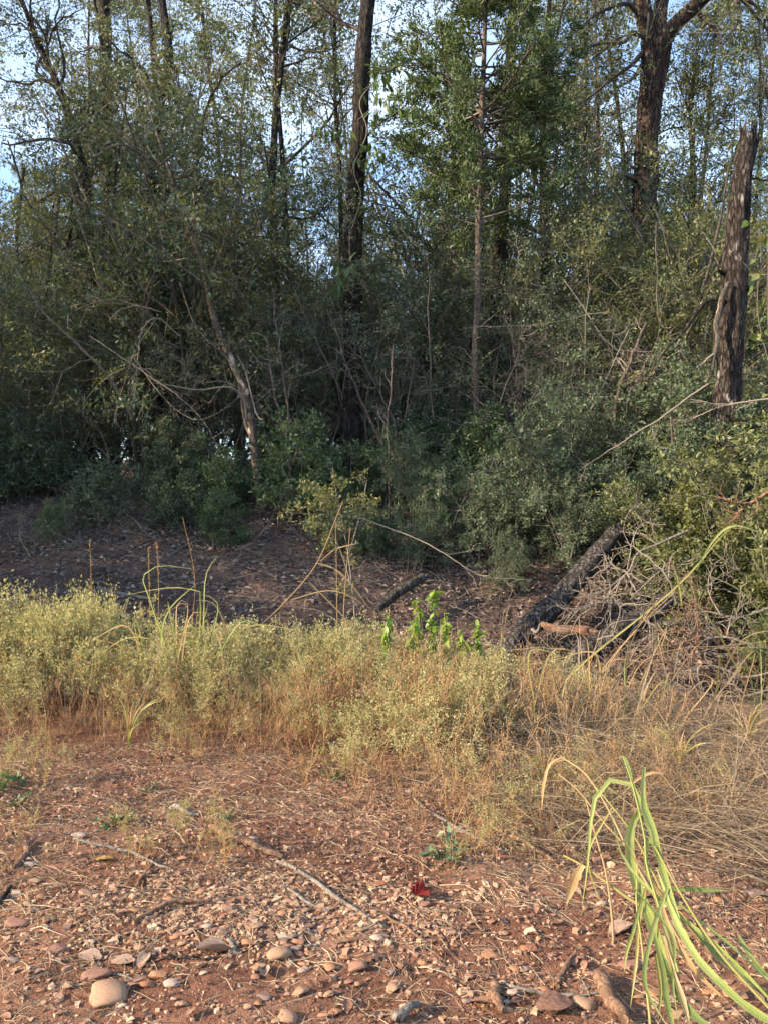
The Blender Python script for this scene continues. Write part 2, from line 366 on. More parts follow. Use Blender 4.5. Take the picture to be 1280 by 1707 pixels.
# ------------------------------------------------------------------ trunks
def trunk_mesh(geo, pts, radii, k=20, rings=60, rough=.12, freq=5, mat=0, seed=0, jag=0.0, kink=None):
    P = smooth_path(pts, rings)
    kk = (.5*np.mean(radii)+.006 if np.mean(radii) < .045 else .16*np.mean(radii)) if kink is None else kink
    tt = np.linspace(0, 1, rings)*max(3., np.linalg.norm(np.diff(P, axis=0), axis=1).sum()*(4 if np.mean(radii) < .045 else .8))
    off = np.stack([fbm(tt, tt*0+seed*1.7+q*11, 3, 2+q) for q in range(3)], 1)*2.2*kk; off -= off[0]*(1-np.linspace(0, 1, rings)[:, None]); P = P+off
    t = np.linspace(0, 1, rings); R = np.interp(t, np.linspace(0, 1, len(radii)), radii)
    T = norm(np.gradient(P, axis=0)); ref = np.array([1., 0, 0]) if abs(T[:, 0].mean()) < .7 else np.array([0, 1., 0])
    U = norm(np.cross(T, ref)); W = np.cross(T, U)
    a = np.arange(k)*2*np.pi/k
    ln = np.concatenate([[0], np.cumsum(np.linalg.norm(np.diff(P, axis=0), axis=1))])
    nn = fbm((a[None]/(2*np.pi)*freq*2+np.zeros((rings, 1))), ln[:, None]*freq*.13+np.zeros((1, k)), 3, seed)
    seam = np.cos((a-np.pi)/2)[None]**2
    nn = np.abs(nn)*2-.35
    big = fbm(ln[:, None]*1.1+seed, np.cos(a)[None]*1.2+seed*3, 2, 7)
    fine = fbm(a[None]*3.1+seed, ln[:, None]*9+seed, 2, 11)
    RR = R[:, None]*(1+rough*nn+.10*big+.35*rough*fine)
    V = P[:, None]+RR[..., None]*(np.cos(a)[None, :, None]*U[:, None]+np.sin(a)[None, :, None]*W[:, None])
    if jag: V[-1, :, 2] += np.random.default_rng(seed+1).uniform(-jag, jag, k); V[-2, :, 2] += np.random.default_rng(seed+2).uniform(-jag, jag*.3, k)*.5
    i = np.arange(rings-1)[:, None]; j = np.arange(k)[None]
    q = np.stack([i*k+j, i*k+(j+1) % k, (i+1)*k+(j+1) % k, (i+1)*k+j], -1).reshape(-1, 4)
    geo.add(V, q, .5, mat, True)
    for e, dz in ((0, 0), (rings-1, -jag)):
        c = V[e].mean(0)+T[e]*dz*.6
        geo.add(np.vstack([V[e], c]), [[j, (j+1) % k, k, k] for j in range(k)], .9, mat)
    return P, R

LANDMARKS = [('left edge', -150), ('peeled sapling', 410), ('central trunk', 590), ('cedar trunk', 795), ('forked oak', 1062), ('snag', 1222), ('right edge', 1430)]
PENDING = []
def place_label(o, kind, x, Y, cat, group):
    PENDING.append((o, kind, CX+x/Y*FPX, Y, cat, group))
def resolve_labels():
    cells = {}
    for o, kind, px, Y, cat, group in PENDING:
        names = [l for l in LANDMARKS]
        k = 0
        while k < len(names)-2 and px > names[k+1][1]: k += 1
        a, b = names[k][0], names[k+1][0]
        depth = 'on the bank' if Y < 13.4 else 'just behind the bank' if Y < 17 else 'in the wood' if Y < 24 else 'deep in the wood' if Y < 36 else 'far back'
        cells.setdefault((kind, a, b, depth, cat, group), []).append((px, o))
    order = ['leftmost', 'second', 'third', 'fourth', 'fifth', 'sixth', 'seventh', 'eighth', 'ninth', 'tenth', 'eleventh', 'twelfth']
    for (kind, a, b, depth, cat, group), lst in cells.items():
        lst.sort(key=lambda t: t[0])
        for n, (px, o) in enumerate(lst):
            where = (f'near the {b}' if 'left picture' in a and n >= 0 and False else f'between {a} and {b}')
            pre = '' if len(lst) == 1 else (order[min(n, 11)]+' ')
            tag(o, f'{pre}{kind} {depth} {where}', cat, group)

# ------------------------------------------------------------------ plant prototypes (built once, then copied)
def proto_shrub(seed, height=3.6, stems=6, b1=9, b2=6, b3=4, per=8, leaf=.048, mat='yaupon', spreadang=18, twig='twig', wig=.16, up=.06, asp=.45):
    rg = np.random.default_rng(seed)
    d = norm(np.stack([rg.normal(size=stems)*.32, rg.normal(size=stems)*.32, np.ones(stems)], 1))
    n = 9; P = np.empty((stems, n, 3)); P[:, 0] = rg.normal(size=(stems, 3))*.10; P[:, 0, 2] = -.1
    ln = height*rg.uniform(.65, 1.0, stems)
    for k in range(1, n):
        d = norm(d+rg.normal(size=(stems, 3))*wig*.7+np.array([0, 0, .05])); P[:, k] = P[:, k-1]+d*(ln/(n-1))[:, None]
    R = rg.uniform(.014, .028, stems)[:, None]*np.linspace(1, .3, n)[None]*(height/3.6)
    P1, R1 = branch(rg, P, R, b1, .18, 1, 58, height*.34, .6, up, wig, 7, .35, rmin=.0035)
    P2, R2 = branch(rg, P1, R1, b2, .15, 1, 48, height*.16, .65, up*.5, wig*1.3, 5, .4, .7, rmin=.0028)
    P3, R3 = branch(rg, P2, R2, b3, .1, 1, 45, height*.07, .7, 0, wig*1.4, 3, .5, .6, rmin=.0022)
    g = Geo(); g.tubes(P, R, 6); g.tubes(P1, R1, 4); strips(g, P2, R2); strips(g, P3[::2], R3[::2])
    st = g.mesh('stem', [M[twig]])
    f = Geo()
    if per:
        scatter_leaves(rg, f, P3, per, leaf, asp, leaf*.5, .9, .6)
        scatter_leaves(rg, f, P2, per, leaf, asp, leaf*.7, .9, .6, t0=.3)
        return st, f.mesh('foliage', [M[mat]])
    return st, None

def proto_tree(seed, height=15, r0=.11, first=.45, b1=16, b2=6, b3=5, per=5, leaf=.085, mat='canopy', bark='bark', blen=3.2, lean=.03, twig='darktwig', wig=.17):
    rg = np.random.default_rng(seed)
    n = 9; pts = np.zeros((n, 3)); d = norm(np.array([rg.normal()*lean, rg.normal()*lean, 1]))
    for k in range(1, n):
        d = norm(d+rg.normal(size=3)*.045+np.array([0, 0, .03])); pts[k] = pts[k-1]+d*height/(n-1)
    pts[:, 2] -= .25
    rad = r0*np.linspace(1, .22, n); rad[0] *= 1.25
    g = Geo(); P, R = trunk_mesh(g, pts, rad, 12, 30, .10, 4, 0, seed)
    tr = g.mesh('trunk', [M[bark]])
    P, R = P[None], R[None]
    P1, R1 = branch(rg, P, R, b1, first, .99, 55, blen, .45, .08, wig, 8, .25, lenfall=.55, rmin=.012)
    P2, R2 = branch(rg, P1, R1, b2, .2, 1, 45, blen*.42, .55, .05, wig*1.2, 6, .3, rmin=.006)
    P3, R3 = branch(rg, P2, R2, b3, .15, 1, 45, blen*.2, .6, 0, wig*1.3, 4, .4, rmin=.0035)
    b = Geo(); b.tubes(P1, R1, 5); b.tubes(P2, R2, 3); strips(b, P3, R3)
    br = b.mesh('branches', [M[twig]])
    f = Geo()
    scatter_leaves(rg, f, P3, per, leaf, .5, leaf*.6, .6, .5, droop=.15)
    return tr, br, f.mesh('crown', [M[mat]])

SHRUBS = [proto_shrub(20+k, 3.6+.3*k, 6, 9, 6, 4, 8) for k in range(5)]
LOWS = [proto_shrub(40+k, 1.25, 7, 7, 5, 3, 6, .046, ['low', 'yaupon', 'low', 'yaupon'][k], wig=.18) for k in range(4)]
DEADS = [proto_shrub(60+k, 3.4, 4, 9, 6, 4, 0, twig='twig', wig=.24, up=-.04) for k in range(3)]
SLIMS = [proto_shrub(70+k, 6.4, 4, 12, 6, 5, 8, .066, ['oakleaf', 'yaupon', 'canopy'][k], wig=.15) for k in range(3)]
TREES = [proto_tree(90+k, 15+k, .075+.018*k, .28, 24, 7, 5, 16, .085, ['canopy', 'oakleaf', 'canopy', 'oakleaf'][k]) for k in range(4)]
BARE = [proto_tree(110+k, 13, .07, .35, 16, 6, 4, 1, .07, 'canopy', 'greybark', 2.2, twig='twig') for k in range(2)]

def put(meshes, names, name, x, Y, rz, sc, kind, cat, group, z=None, label=None):
    o = empty(name, (x, Y, float(H(x, Y)) if z is None else z), rz, sc)
    for nme, me in zip(names, meshes):
        if me is not None: link(nme, me, o)
    if label: tag(o, label, cat, group)
    else: place_label(o, kind, x, Y, cat, group)
    return o
R = random.Random(77)
def spots(n, y0, y1, margin=.62, avoid=None):
    """spread over the wedge of ground in view, in jittered columns"""
    out = []
    for k in range(n):
        u = (k+R.uniform(.1, .9))/n*2-1
        Y = R.uniform(y0, y1); out.append((u*margin*Y, Y))
    return out

SN = ('stem', 'foliage'); TN = ('trunk', 'branches', 'crown')
for (x, Y) in spots(13, 12.6, 14.6):
    s = R.choice(SHRUBS); put(s, SN, 'evergreen_shrub', x, Y, R.uniform(0, 6.3), R.uniform(.7, 1.0), 'evergreen shrub', 'shrub', 'evergreen shrubs of the undergrowth')
for (x, Y) in spots(14, 14.8, 18):
    s = R.choice(SHRUBS); put(s, SN, 'evergreen_shrub', x, Y, R.uniform(0, 6.3), R.uniform(.9, 1.35), 'evergreen shrub', 'shrub', 'evergreen shrubs of the undergrowth')
for (x, Y) in spots(13, 18, 26):
    s = R.choice(SHRUBS); put(s, SN, 'evergreen_shrub', x, Y, R.uniform(0, 6.3), R.uniform(1.1, 1.7), 'evergreen shrub', 'shrub', 'evergreen shrubs of the undergrowth')
for (x, Y) in spots(26, 11.7, 13.4):
    s = R.choice(LOWS); put(s, SN, 'low_shrub', x, Y, R.uniform(0, 6.3), R.uniform(.8, 1.6), 'low leafy shrub', 'shrub', 'low shrubs along the top of the bank')
for (x, Y) in spots(18, 13.4, 17):
    s = R.choice(LOWS); put(s, SN, 'low_shrub', x, Y, R.uniform(0, 6.3), R.uniform(1.1, 1.8), 'low leafy shrub', 'shrub', 'low shrubs along the top of the bank')
for (x, Y) in spots(11, 12.6, 15.5):
    s = R.choice(DEADS); put(s, SN, 'bare_shrub', x, Y, R.uniform(0, 6.3), R.uniform(.7, 1.2), 'bare twiggy shrub', 'shrub', 'bare twiggy shrubs')
for (x, Y) in spots(20, 13.8, 20):
    s = R.choice(SLIMS); put(s, SN, 'slender_sapling', x, Y, R.uniform(0, 6.3), R.uniform(.85, 1.4), 'slender sapling', 'sapling', 'slender saplings of the wood')
for (x, Y) in spots(20, 19, 30):
    s = R.choice(SLIMS); put(s, SN, 'slender_sapling', x, Y, R.uniform(0, 6.3), R.uniform(1.3, 1.8), 'slender sapling', 'sapling', 'slender saplings of the wood')
for (x, Y) in spots(11, 17, 25):
    s = R.choice(TREES); put(s, TN, 'woodland_tree', x, Y, R.uniform(0, 6.3), R.uniform(.75, 1.1), 'leafy tree', 'tree', 'woodland trees')
for (x, Y) in spots(15, 24, 36):
    s = R.choice(TREES); put(s, TN, 'woodland_tree', x, Y, R.uniform(0, 6.3), R.uniform(.8, 1.15), 'leafy tree', 'tree', 'woodland trees')
for (x, Y) in spots(14, 36, 60):
    s = R.choice(TREES); put(s, TN, 'woodland_tree', x, Y, R.uniform(0, 6.3), R.uniform(.9, 1.25), 'leafy tree', 'tree', 'woodland trees')
for (x, Y) in spots(11, 27, 44):
    s = R.choice(SHRUBS); put(s, SN, 'evergreen_shrub', x, Y, R.uniform(0, 6.3), R.uniform(1.6, 2.2), 'evergreen shrub', 'shrub', 'evergreen shrubs of the undergrowth')
for (x, Y) in spots(10, 16, 28):
    s = R.choice(BARE); put(s, TN, 'thin_tree', x, Y, R.uniform(0, 6.3), R.uniform(.8, 1.1), 'nearly bare tree', 'tree', 'thin nearly bare trees')

# trees along the road to the left of the picture; they shade the bank and the wood
q = 0
for (x, Y, sc, kind) in [(-9.5, 7.4, .6, 0), (-11, 8.8, .70, 1), (-13.5, 7.6, .72, 2), (-12.5, 10.5, .72, 3), (-15.5, 9, .75, 0), (-10.5, 12.5, .68, 1), (-14, 13.5, .72, 2), (-17.5, 12, .75, 3), (-9.3, 10.3, .6, 2), (-12, 7.2, .6, 3), (-18, 7.8, .72, 1), (-21, 9.5, .8, 2), (-24, 8.5, .8, 3),
                         (-14, -5.1, .7, 0), (-18, -9, .8, 1)]:
    put(TREES[kind], TN, 'roadside_tree', x, Y, q*1.3, sc, '', 'tree', 'roadside trees left of the picture', label='leafy roadside tree outside the picture to the left, shading the wood'); q += 1
for (x, Y, sc) in [(-8.3, 7.9, 1.15), (-9.6, 9.5, 1.2), (-11.2, 6.7, 1.3), (-12.5, 8.3, 1.5), (-14.5, 7.0, 1.5), (-16, 9, 1.6), (-10, 11, 1.3), (-8.8, 13, 1.3), (-13, 11.5, 1.5)]:
    put(SHRUBS[q % 5], SN, 'roadside_shrub', x, Y, q*1.7, sc, '', 'shrub', 'roadside shrubs left of the picture', label='evergreen roadside shrub outside the picture to the left'); q += 1

# ------------------------------------------------------------------ trees with a shape of their own
def px_path(pts):                      # (px, py, depth) -> world
    return np.array([at(*p) for p in pts])
def limb(name, pts, radii, mat, parent=None, k=8, n=24, rough=.10, seed=1, freq=6):
    g = Geo(); trunk_mesh(g, np.asarray(pts)-(parent_loc(parent)), radii, k, n, rough, freq, 0, seed)
    return g.obj(name, mat, parent)
def parent_loc(p): return np.array(p.location) if p is not None else 0.0
def twigs_from(rg, P, R, spec):
    """spec: list of (count, t0, t1, angle, length, ratio, up, wig, n, rmin)"""
    out = []
    for (c, t0, t1, a, L, rr, up, wg, n, rm) in spec:
        P, R = branch(rg, P, R, c, t0, t1, a, L, rr, up, wg, n, .35, rmin=rm); out.append((P, R))
    return out

# --- the tall central tree
rg = np.random.default_rng(201)
base = np.array([at(587, 700, 14)[0], 14, float(H(-.58, 14))])
ct = empty('pine_tree', base); tag(ct, 'tall dark straight trunk rising through the middle of the picture, hung with vine', 'tree')
g = Geo()
pts = np.vstack([base-[0, 0, .3], px_path([(587, 700, 14), (588, 600, 14), (593, 400, 14), (599, 200, 14.05), (612, 0, 14.1), (618, -200, 14.2), (628, -420, 14.2)])])-base
P, Rr = trunk_mesh(g, pts, [.20, .18, .165, .155, .14, .125, .10, .06], 30, 200, .20, 10, 0, 3)
g.obj('trunk', M['bark'], ct)
P1, R1 = branch(rg, P[None], Rr[None], 16, .62, .99, 65, 2.6, .4, .10, .2, 8, .25, rmin=.012)
lvl = twigs_from(rg, P1, R1, [(6, .2, 1, 45, 1.1, .55, .05, .2, 6, .006), (5, .1, 1, 45, .5, .6, 0, .2, 4, .004)])
sb = np.array([smooth_path(px_path([(598, 240, 14), (640, 200, 13.9), (665, 185, 13.8), (700, 150, 13.7)])-base, 8)])
g = Geo(); g.tubes(P1, R1, 5); g.tubes(*lvl[0], 4); g.tubes(*lvl[1], 3); g.tubes(sb, np.linspace(.03, .01, 8)[None], 6); g.obj('branches', M['darktwig'], ct)
g = Geo(); scatter_leaves(rg, g, lvl[1][0], 9, .08, .4, .06, .6, .5); g.obj('crown', M['oakleaf'], ct)

# vine with large drooping leaves on the central trunk: each leaf is a part
def leaf_mesh(name, mat, L=1.0, W=.42, bend=.25, nseg=5, tip=1.3):
    g = Geo(); t = np.linspace(0, 1, nseg+1)
    w = W*np.sin(np.pi*np.clip(t, .02, .98)**.75)**.9/2; z = -bend*t**2
    V = np.concatenate([np.stack([t*L, w, z+.12*w], 1), np.stack([t*L, 0*t, z-.10*w], 1), np.stack([t*L, -w, z+.12*w], 1)])
    n = nseg+1; F = []
    for i in range(nseg):
        F += [[i, i+1, n+i+1, n+i], [n+i, n+i+1, 2*n+i+1, 2*n+i]]
    g.add(V, F, np.repeat(.3+.5*np.random.default_rng(len(name)).random(nseg), 2), 0, True)
    return g.mesh(name, [mat])
VL = [leaf_mesh('leaf', M['vine'], 1, .38, b) for b in (.15, .35)]
from mathutils import Euler, Quaternion
def hang_leaves(parent, pts, meshes, size, rg, droop=(-1.3, -.5), roll=.5):
    for p in pts:
        o = link('leaf', meshes[rg.integers(len(meshes))], parent); o.location = p
        o.rotation_euler = Euler((rg.normal()*roll, -rg.uniform(*droop), rg.uniform(0, 6.3)), 'XYZ')
        s = size*rg.uniform(.7, 1.2); o.scale = (s, s, s)
rg = np.random.default_rng(205)
vb = at(592, 440, 13.8)
vine = empty('climbing_vine', vb); tag(vine, 'climbing vine with pointed drooping leaves on the tall central trunk', 'vine')
vp = px_path([(590, 470, 13.80), (583, 400, 13.8), (602, 330, 13.8), (590, 280, 13.8), (612, 220, 13.82), (600, 170, 13.84), (630, 130, 13.7)])-vb
V0 = smooth_path(vp, 40)[None]; vr = np.full((1, 40), .012)
sideb = [smooth_path(px_path(p)-vb, 12) for p in ([(597, 250, 13.8), (560, 225, 13.6), (520, 195, 13.5), (495, 190, 13.4)], [(597, 200, 13.8), (640, 165, 13.5), (665, 170, 13.3), (690, 205, 13.3)], [(600, 270, 13.8), (640, 250, 13.5), (670, 225, 13.4)], [(590, 460, 13.8), (575, 450, 13.5), (560, 470, 13.4)], [(605, 150, 13.8), (650, 120, 13.5), (640, 90, 13.4)])]
g = Geo(); g.tubes(V0, vr, 5); g.tubes(np.array(sideb), np.full((len(sideb), 12), .007), 4); g.obj('stem', M['twig'], vine)
lp = np.concatenate([sideb[k][rg.integers(2, 12, 26)] for k in range(5)]+[V0[0][rg.integers(3, 40, 30)]])+rg.normal(size=(160, 3))*.09
hang_leaves(vine, lp, VL, .20, rg)

# --- the oak at the right
rg = np.random.default_rng(211)
D = 16.0
base = np.array([at(1060, 700, D)[0], D, float(H(5.2, D))])
oak = empty('oak_tree', base); tag(oak, 'thick trunked oak forking into three limbs at the top right', 'tree')
g = Geo()
P, Rr = trunk_mesh(g, np.vstack([base-[0, 0, .3], px_path([(1060, 700, D), (1063, 560, D), (1072, 380, D), (1080, 230, D), (1086, 130, D), (1090, 75, D)])])-base, [.38, .29, .26, .245, .235, .23, .275], 36, 190, .20, 10, 0, 5)
oak_trunk = g.obj('trunk', M['oakbark'], oak)
limbs = [([(1088, 85, D), (1074, 30, D), (1062, -40, D), (1040, -160, D+.4), (1030, -300, D+.8)], [.165, .155, .13, .10, .05]),
         ([(1090, 85, D), (1100, 20, D+.1), (1112, -50, D+.4), (1118, -200, D+1), (1130, -340, D+1)], [.165, .14, .125, .09, .04]),
         ([(1090, 90, D), (1122, 45, D-.1), (1160, 8, D-.2), (1215, -40, D-.5), (1290, -120, D-.8), (1360, -160, D-1)], [.18, .15, .13, .105, .07, .04])]
LP = []
for k, (p, r) in enumerate(limbs):
    g = Geo(); Pl, Rl = trunk_mesh(g, px_path(p)-base, r, 16, 50, .16, 8, 0, 12+k); g.obj('limb', M['oakbark'], oak_trunk); LP.append((smooth_path(px_path(p)-base, 20), np.interp(np.linspace(0, 1, 20), np.linspace(0, 1, len(r)), r)))
side = [[(1078, 55, D), (1050, 8, D-.3), (1020, 12, D-.5), (985, 30, D-.8), (950, 62, D-1)], [(1075, 62, D), (1052, 55, D-.4), (1040, 70, D-.6), (1000, 72, D-.8), (965, 82, D-1)],
        [(1072, 85, D), (1050, 110, D-.4), (1020, 130, D-.6), (985, 160, D-.8), (940, 190, D-.9)], [(1068, 110, D), (1055, 130, D-.3), (1030, 145, D-.5)], [(1160, 20, D), (1190, 50, D-.4), (1205, 90, D-.6), (1195, 130, D-.8)],
        [(1200, -30, D-.4), (1230, 10, D-.7), (1225, 45, D-.9), (1190, 80, D-1)], [(1060, 300, D), (1030, 290, D-.4), (990, 310, D-.7)]]
SP = np.array([smooth_path(px_path(s)-base, 12) for s in side]); SR = np.tile(np.linspace(.055, .012, 12), (len(side), 1))
lims = np.array([l[0] for l in LP]); limr = np.array([l[1] for l in LP])
B1 = branch(rg, lims, limr, 9, .3, 1, 55, 2.4, .35, .02, .22, 12, .25, rmin=.012)
allP = np.concatenate([SP, B1[0]]); allR = np.concatenate([SR, B1[1]])
lv = twigs_from(rg, allP, allR, [(7, .25, 1, 50, .9, .5, -.03, .22, 6, .006), (4, .2, 1, 45, .35, .6, 0, .22, 4, .004)])
g = Geo(); g.tubes(allP, allR, 6); g.tubes(*lv[0], 4); g.tubes(*lv[1], 3); g.obj('branches', M['darktwig'], oak)
g = Geo(); scatter_leaves(rg, g, lv[1][0], 7, .085, .5, .05, .5, .5, droop=.2); g.obj('crown', M['oakleaf'], oak)

# --- the broken snag
rg = np.random.default_rng(221)
D = 10.5
base = np.array([at(1212, 700, D)[0], D, float(H(4.7, D))])
sg = empty('dead_snag', base); tag(sg, 'dead dark snag with a broken jagged top at the right edge', 'dead tree')
g = Geo()
trunk_mesh(g, np.vstack([base-[0, 0, .25], px_path([(1210, 720, D), (1214, 620, D), (1219, 500, D), (1228, 380, D), (1240, 280, D), (1247, 226, D)])])-base, [.23, .20, .18, .168, .155, .14, .118], 40, 190, .20, 9, 0, 9, .22)
sg_trunk = g.obj('trunk', M['snag'], sg)
for p, r in [([(1240, 478, D), (1252, 484, D-.1), (1262, 478, D-.15), (1280, 462, D-.2)], [.045, .035, .028, .012]), ([(1205, 458, D), (1196, 450, D-.1), (1192, 438, D-.1)], [.03, .02, .012]),
             ([(1245, 302, D), (1262, 298, D-.1), (1285, 300, D-.1)], [.022, .015, .01]), ([(1205, 500, D-.1), (1180, 502, D-.1), (1160, 520, D-.1), (1130, 560, D-.2), (1105, 590, D-.3)], [.03, .025, .02, .017, .01])]:
    limb('branch_stub', px_path(p), r, M['bark'], sg, 8, 16, .2, 4).parent = sg_trunk
sl = px_path([(1214, 470, D-.18), (1203, 490, D-.2), (1197, 530, D-.22), (1193, 570, D-.25), (1185, 620, D-.3), (1176, 640, D-.3)])
limb('peeled_strip', sl, [.02, .035, .035, .03, .03, .02], M['peeled'], sg, 8, 26, .2, 5).parent = sg_trunk
limb('branch_stub', px_path([(1190, 590, D-.28), (1172, 604, D-.35), (1160, 612, D-.4)]), [.018, .013, .008], M['deadwood'], sg, 6, 10, .1, 2).parent = sg_trunk

for k_, (sx, sy, hh_, rr_) in enumerate([(1236, 236, .30, .035), (1243, 232, .22, .04), (1250, 236, .36, .03), (1255, 240, .24, .028), (1239, 246, .18, .03)]):
    p0 = at(sx, sy+26, D-.05); limb('splinter', np.array([p0, p0+[.01, 0, hh_*.6], p0+[.03-.012*k_, 0, hh_]]), [rr_, rr_*.7, .006], M['redwood'] if k_ % 2 == 0 else M['snag'], sg, 7, 14, .2, 40+k_).parent = sg_trunk
# --- eastern red cedar
rg = np.random.default_rng(231)
D = 13.0
base = np.array([at(795, 795, D)[0], D, float(H(1.57, D))])
cd = empty('cedar_tree', base); tag(cd, 'dense dark green cedar with a slim bare straight trunk right of centre', 'tree')
g = Geo()
P, Rr = trunk_mesh(g, np.vstack([base-[0, 0, .2], px_path([(795, 795, D), (793, 700, D), (791, 600, D), (795, 500, D), (797, 400, D), (799, 300, D), (803, 180, D), (808, 40, D), (815, -90, D)])])-base, [.075, .062, .057, .056, .054, .052, .048, .042, .03, .012], 14, 90, .12, 9, 0, 15)
g.obj('trunk', M['cedarbark'], cd)
n1 = 88
t = rg.uniform(.50, .99, n1); i = (t*(len(P)-1)).astype(int); az = rg.uniform(0, 6.283, n1)
prof = np.interp(t, [.50, .56, .66, .8, .92, 1], [1.2, 2.0, 2.1, 1.6, .9, .2])*rg.uniform(.55, 1.2, n1)
d = np.stack([np.cos(az), np.sin(az), rg.normal(.18, .18, n1)], 1)
B = np.empty((n1, 8, 3)); B[:, 0] = P[i]
for k in range(1, 8):
    d = norm(d+rg.normal(size=(n1, 3))*.13+[0, 0, .06]); B[:, k] = B[:, k-1]+d*(prof/7)[:, None]
BR = np.interp(prof, [0, 2], [.006, .02])[:, None]*np.linspace(1, .3, 8)[None]
lv = twigs_from(rg, B, BR, [(13, .2, 1, 42, .42, .6, .05, .18, 4, .004), (6, .1, 1, 38, .17, .7, .05, .18, 3, .003)])
dd = branch(rg, P[None], Rr[None], 14, .12, .5, 78, .9, .3, -.02, .2, 6, .3, rmin=.006)
g = Geo(); g.tubes(B, BR, 5); g.tubes(*lv[0], 3); g.tubes(*dd, 4); g.obj('branches', M['twig'], cd)
g = Geo(); scatter_leaves(rg, g, lv[1][0], 7, .095, .29, .024, .3, 1.2); g.obj('crown', M['cedar'], cd)

# --- leaning sapling with peeling bark, and its tangle of dead twigs
rg = np.random.default_rng(241)
D = 12.6
base = np.array([at(437, 835, D)[0], D, float(H(-2.0, D))])
ls = empty('leaning_sapling', base); tag(ls, 'leaning sapling with pale peeling bark left of centre', 'sapling')
path = [(437, 840, D), (428, 770, D), (418, 700, D), (408, 650, D), (388, 605, D), (368, 560, D), (352, 510, D), (345, 470, D), (330, 420, D), (318, 385, D), (300, 330, D), (285, 290, D-.1)]
g = Geo(); P, Rr = trunk_mesh(g, px_path(path)-base, [.085, .08, .07, .065, .06, .058, .055, .05, .05, .045, .04, .03], 12, 90, .10, 7, 0, 19); g.obj('trunk', M['peeled'], ls)
subs = [([(412, 700, D), (405, 660, D-.2), (380, 645, D-.4), (330, 650, D-.6), (272, 640, D-.8)], .02), ([(420, 730, D), (408, 700, D+.1), (390, 610, D+.2), (330, 550, D+.2), (300, 470, D+.2)], .03), ([(346, 465, D), (360, 462, D-.2), (384, 470, D-.3)], .022),
        ([(300, 330, D), (330, 390, D-.2), (320, 360, D-.3)], .02), ([(295, 320, D), (240, 260, D-.4), (200, 240, D-.6), (160, 260, D-.7)], .02), ([(288, 295, D), (250, 250, D-.3), (245, 200, D-.4), (280, 160, D-.4)], .018), ([(345, 475, D), (240, 400, D-.4), (160, 350, D-.6)], .016),
        ([(440, 700, D-.2), (428, 690, D-.1), (410, 620, D-.1), (395, 590, D-.2)], .016), ([(300, 330, D), (350, 300, D-.3), (400, 330, D-.5), (430, 350, D-.6)], .016)]
SP = np.array([smooth_path(px_path(p)-base, 12) for p, r in subs]); SR = np.array([np.linspace(r, r*.4, 12) for p, r in subs])
lv = twigs_from(rg, SP, SR, [(7, .2, 1, 50, .75, .5, -.03, .3, 7, .005), (5, .2, 1, 50, .35, .6, -.02, .3, 5, .0035)])
up = np.array([smooth_path(px_path([(285, 290, D-.1), (255+40*k, 200-20*k, D-.2+.2*k), (230+70*k, 110-10*k, D+.1*k)])-base, 10) for k in range(3)]); upr = np.tile(np.linspace(.026, .01, 10), (3, 1))
lu = twigs_from(rg, up, upr, [(9, .2, 1, 50, .8, .5, -.02, .25, 7, .005), (5, .1, 1, 50, .35, .6, 0, .25, 4, .0035)])
g = Geo(); g.tubes(SP, SR, 6); g.tubes(*lv[0], 4); g.tubes(*lv[1], 3); g.tubes(up, upr, 6); g.tubes(*lu[0], 4); g.tubes(*lu[1], 3); g.obj('branches', M['deadtwig'], ls)
g = Geo(); scatter_leaves(rg, g, lu[1][0], 13, .045, .5, .05, .6, .5); g.obj('crown', M['bushleaf'], ls)

# --- other trunks and stems that can be told apart
def stem_tree(name, label, cat, path, radii, bark, twigspec=None, twig='darktwig', leaf=None, per=5, size=.06, seed=300, k=14, n=70, rough=.14):
    rg = np.random.default_rng(seed)
    W = px_path(path); b = np.array([W[0][0], W[0][1], float(H(W[0][0], W[0][1]))])
    o = empty(name, b); tag(o, label, cat)
    pts = np.vstack([b-[0, 0, .15], W])-b if W[0][2]-b[2] > .12 else W-b
    rr = [radii[0]]+list(radii) if len(pts) > len(W) else radii
    g = Geo(); P, Rr = trunk_mesh(g, pts, rr, k, n, rough, 7, 0, seed); g.obj('trunk', M[bark], o)
    if twigspec:
        lv = twigs_from(rg, P[None], Rr[None], twigspec)
        g = Geo()
        for j, (a, r) in enumerate(lv): g.tubes(a, r, 5-min(j, 2))
        g.obj('branches', M[twig], o)
        if leaf:
            g = Geo(); scatter_leaves(rg, g, lv[-1][0], per, size, .48, size*.6, .6, .5); g.obj('crown', M[leaf], o)
    return o
BIG = [(15, .45, .99, 55, 3.0, .45, .06, .22, 9, .012), (7, .2, 1, 48, 1.2, .55, .02, .24, 7, .006), (5, .15, 1, 45, .5, .6, 0, .24, 4, .004)]
stem_tree('shade_tree', 'grey straight trunk rising at the far left behind leafy boughs', 'tree', [(186, 640, 18), (184, 500, 18), (180, 300, 18), (176, 100, 18), (172, -100, 18), (170, -300, 18)], [.20, .17, .155, .14, .12, .06], 'bark', BIG, 'darktwig', 'canopy', 10, .08, 301)
stem_tree('crooked_oak', 'dark stemmed crooked oak with wide twisting boughs at the upper left', 'tree', [(268, 640, 15), (262, 500, 15), (250, 330, 15), (262, 200, 15), (282, 100, 15.2), (270, -40, 15.4), (300, -200, 15.5)], [.15, .13, .115, .10, .085, .07, .03], 'bark',
          [(22, .35, .99, 62, 3.2, .5, -.02, .30, 11, .014), (8, .2, 1, 50, 1.1, .5, -.03, .28, 7, .006), (5, .15, 1, 45, .45, .6, 0, .24, 4, .004)], 'darktwig', 'canopy', 9, .07, 303)
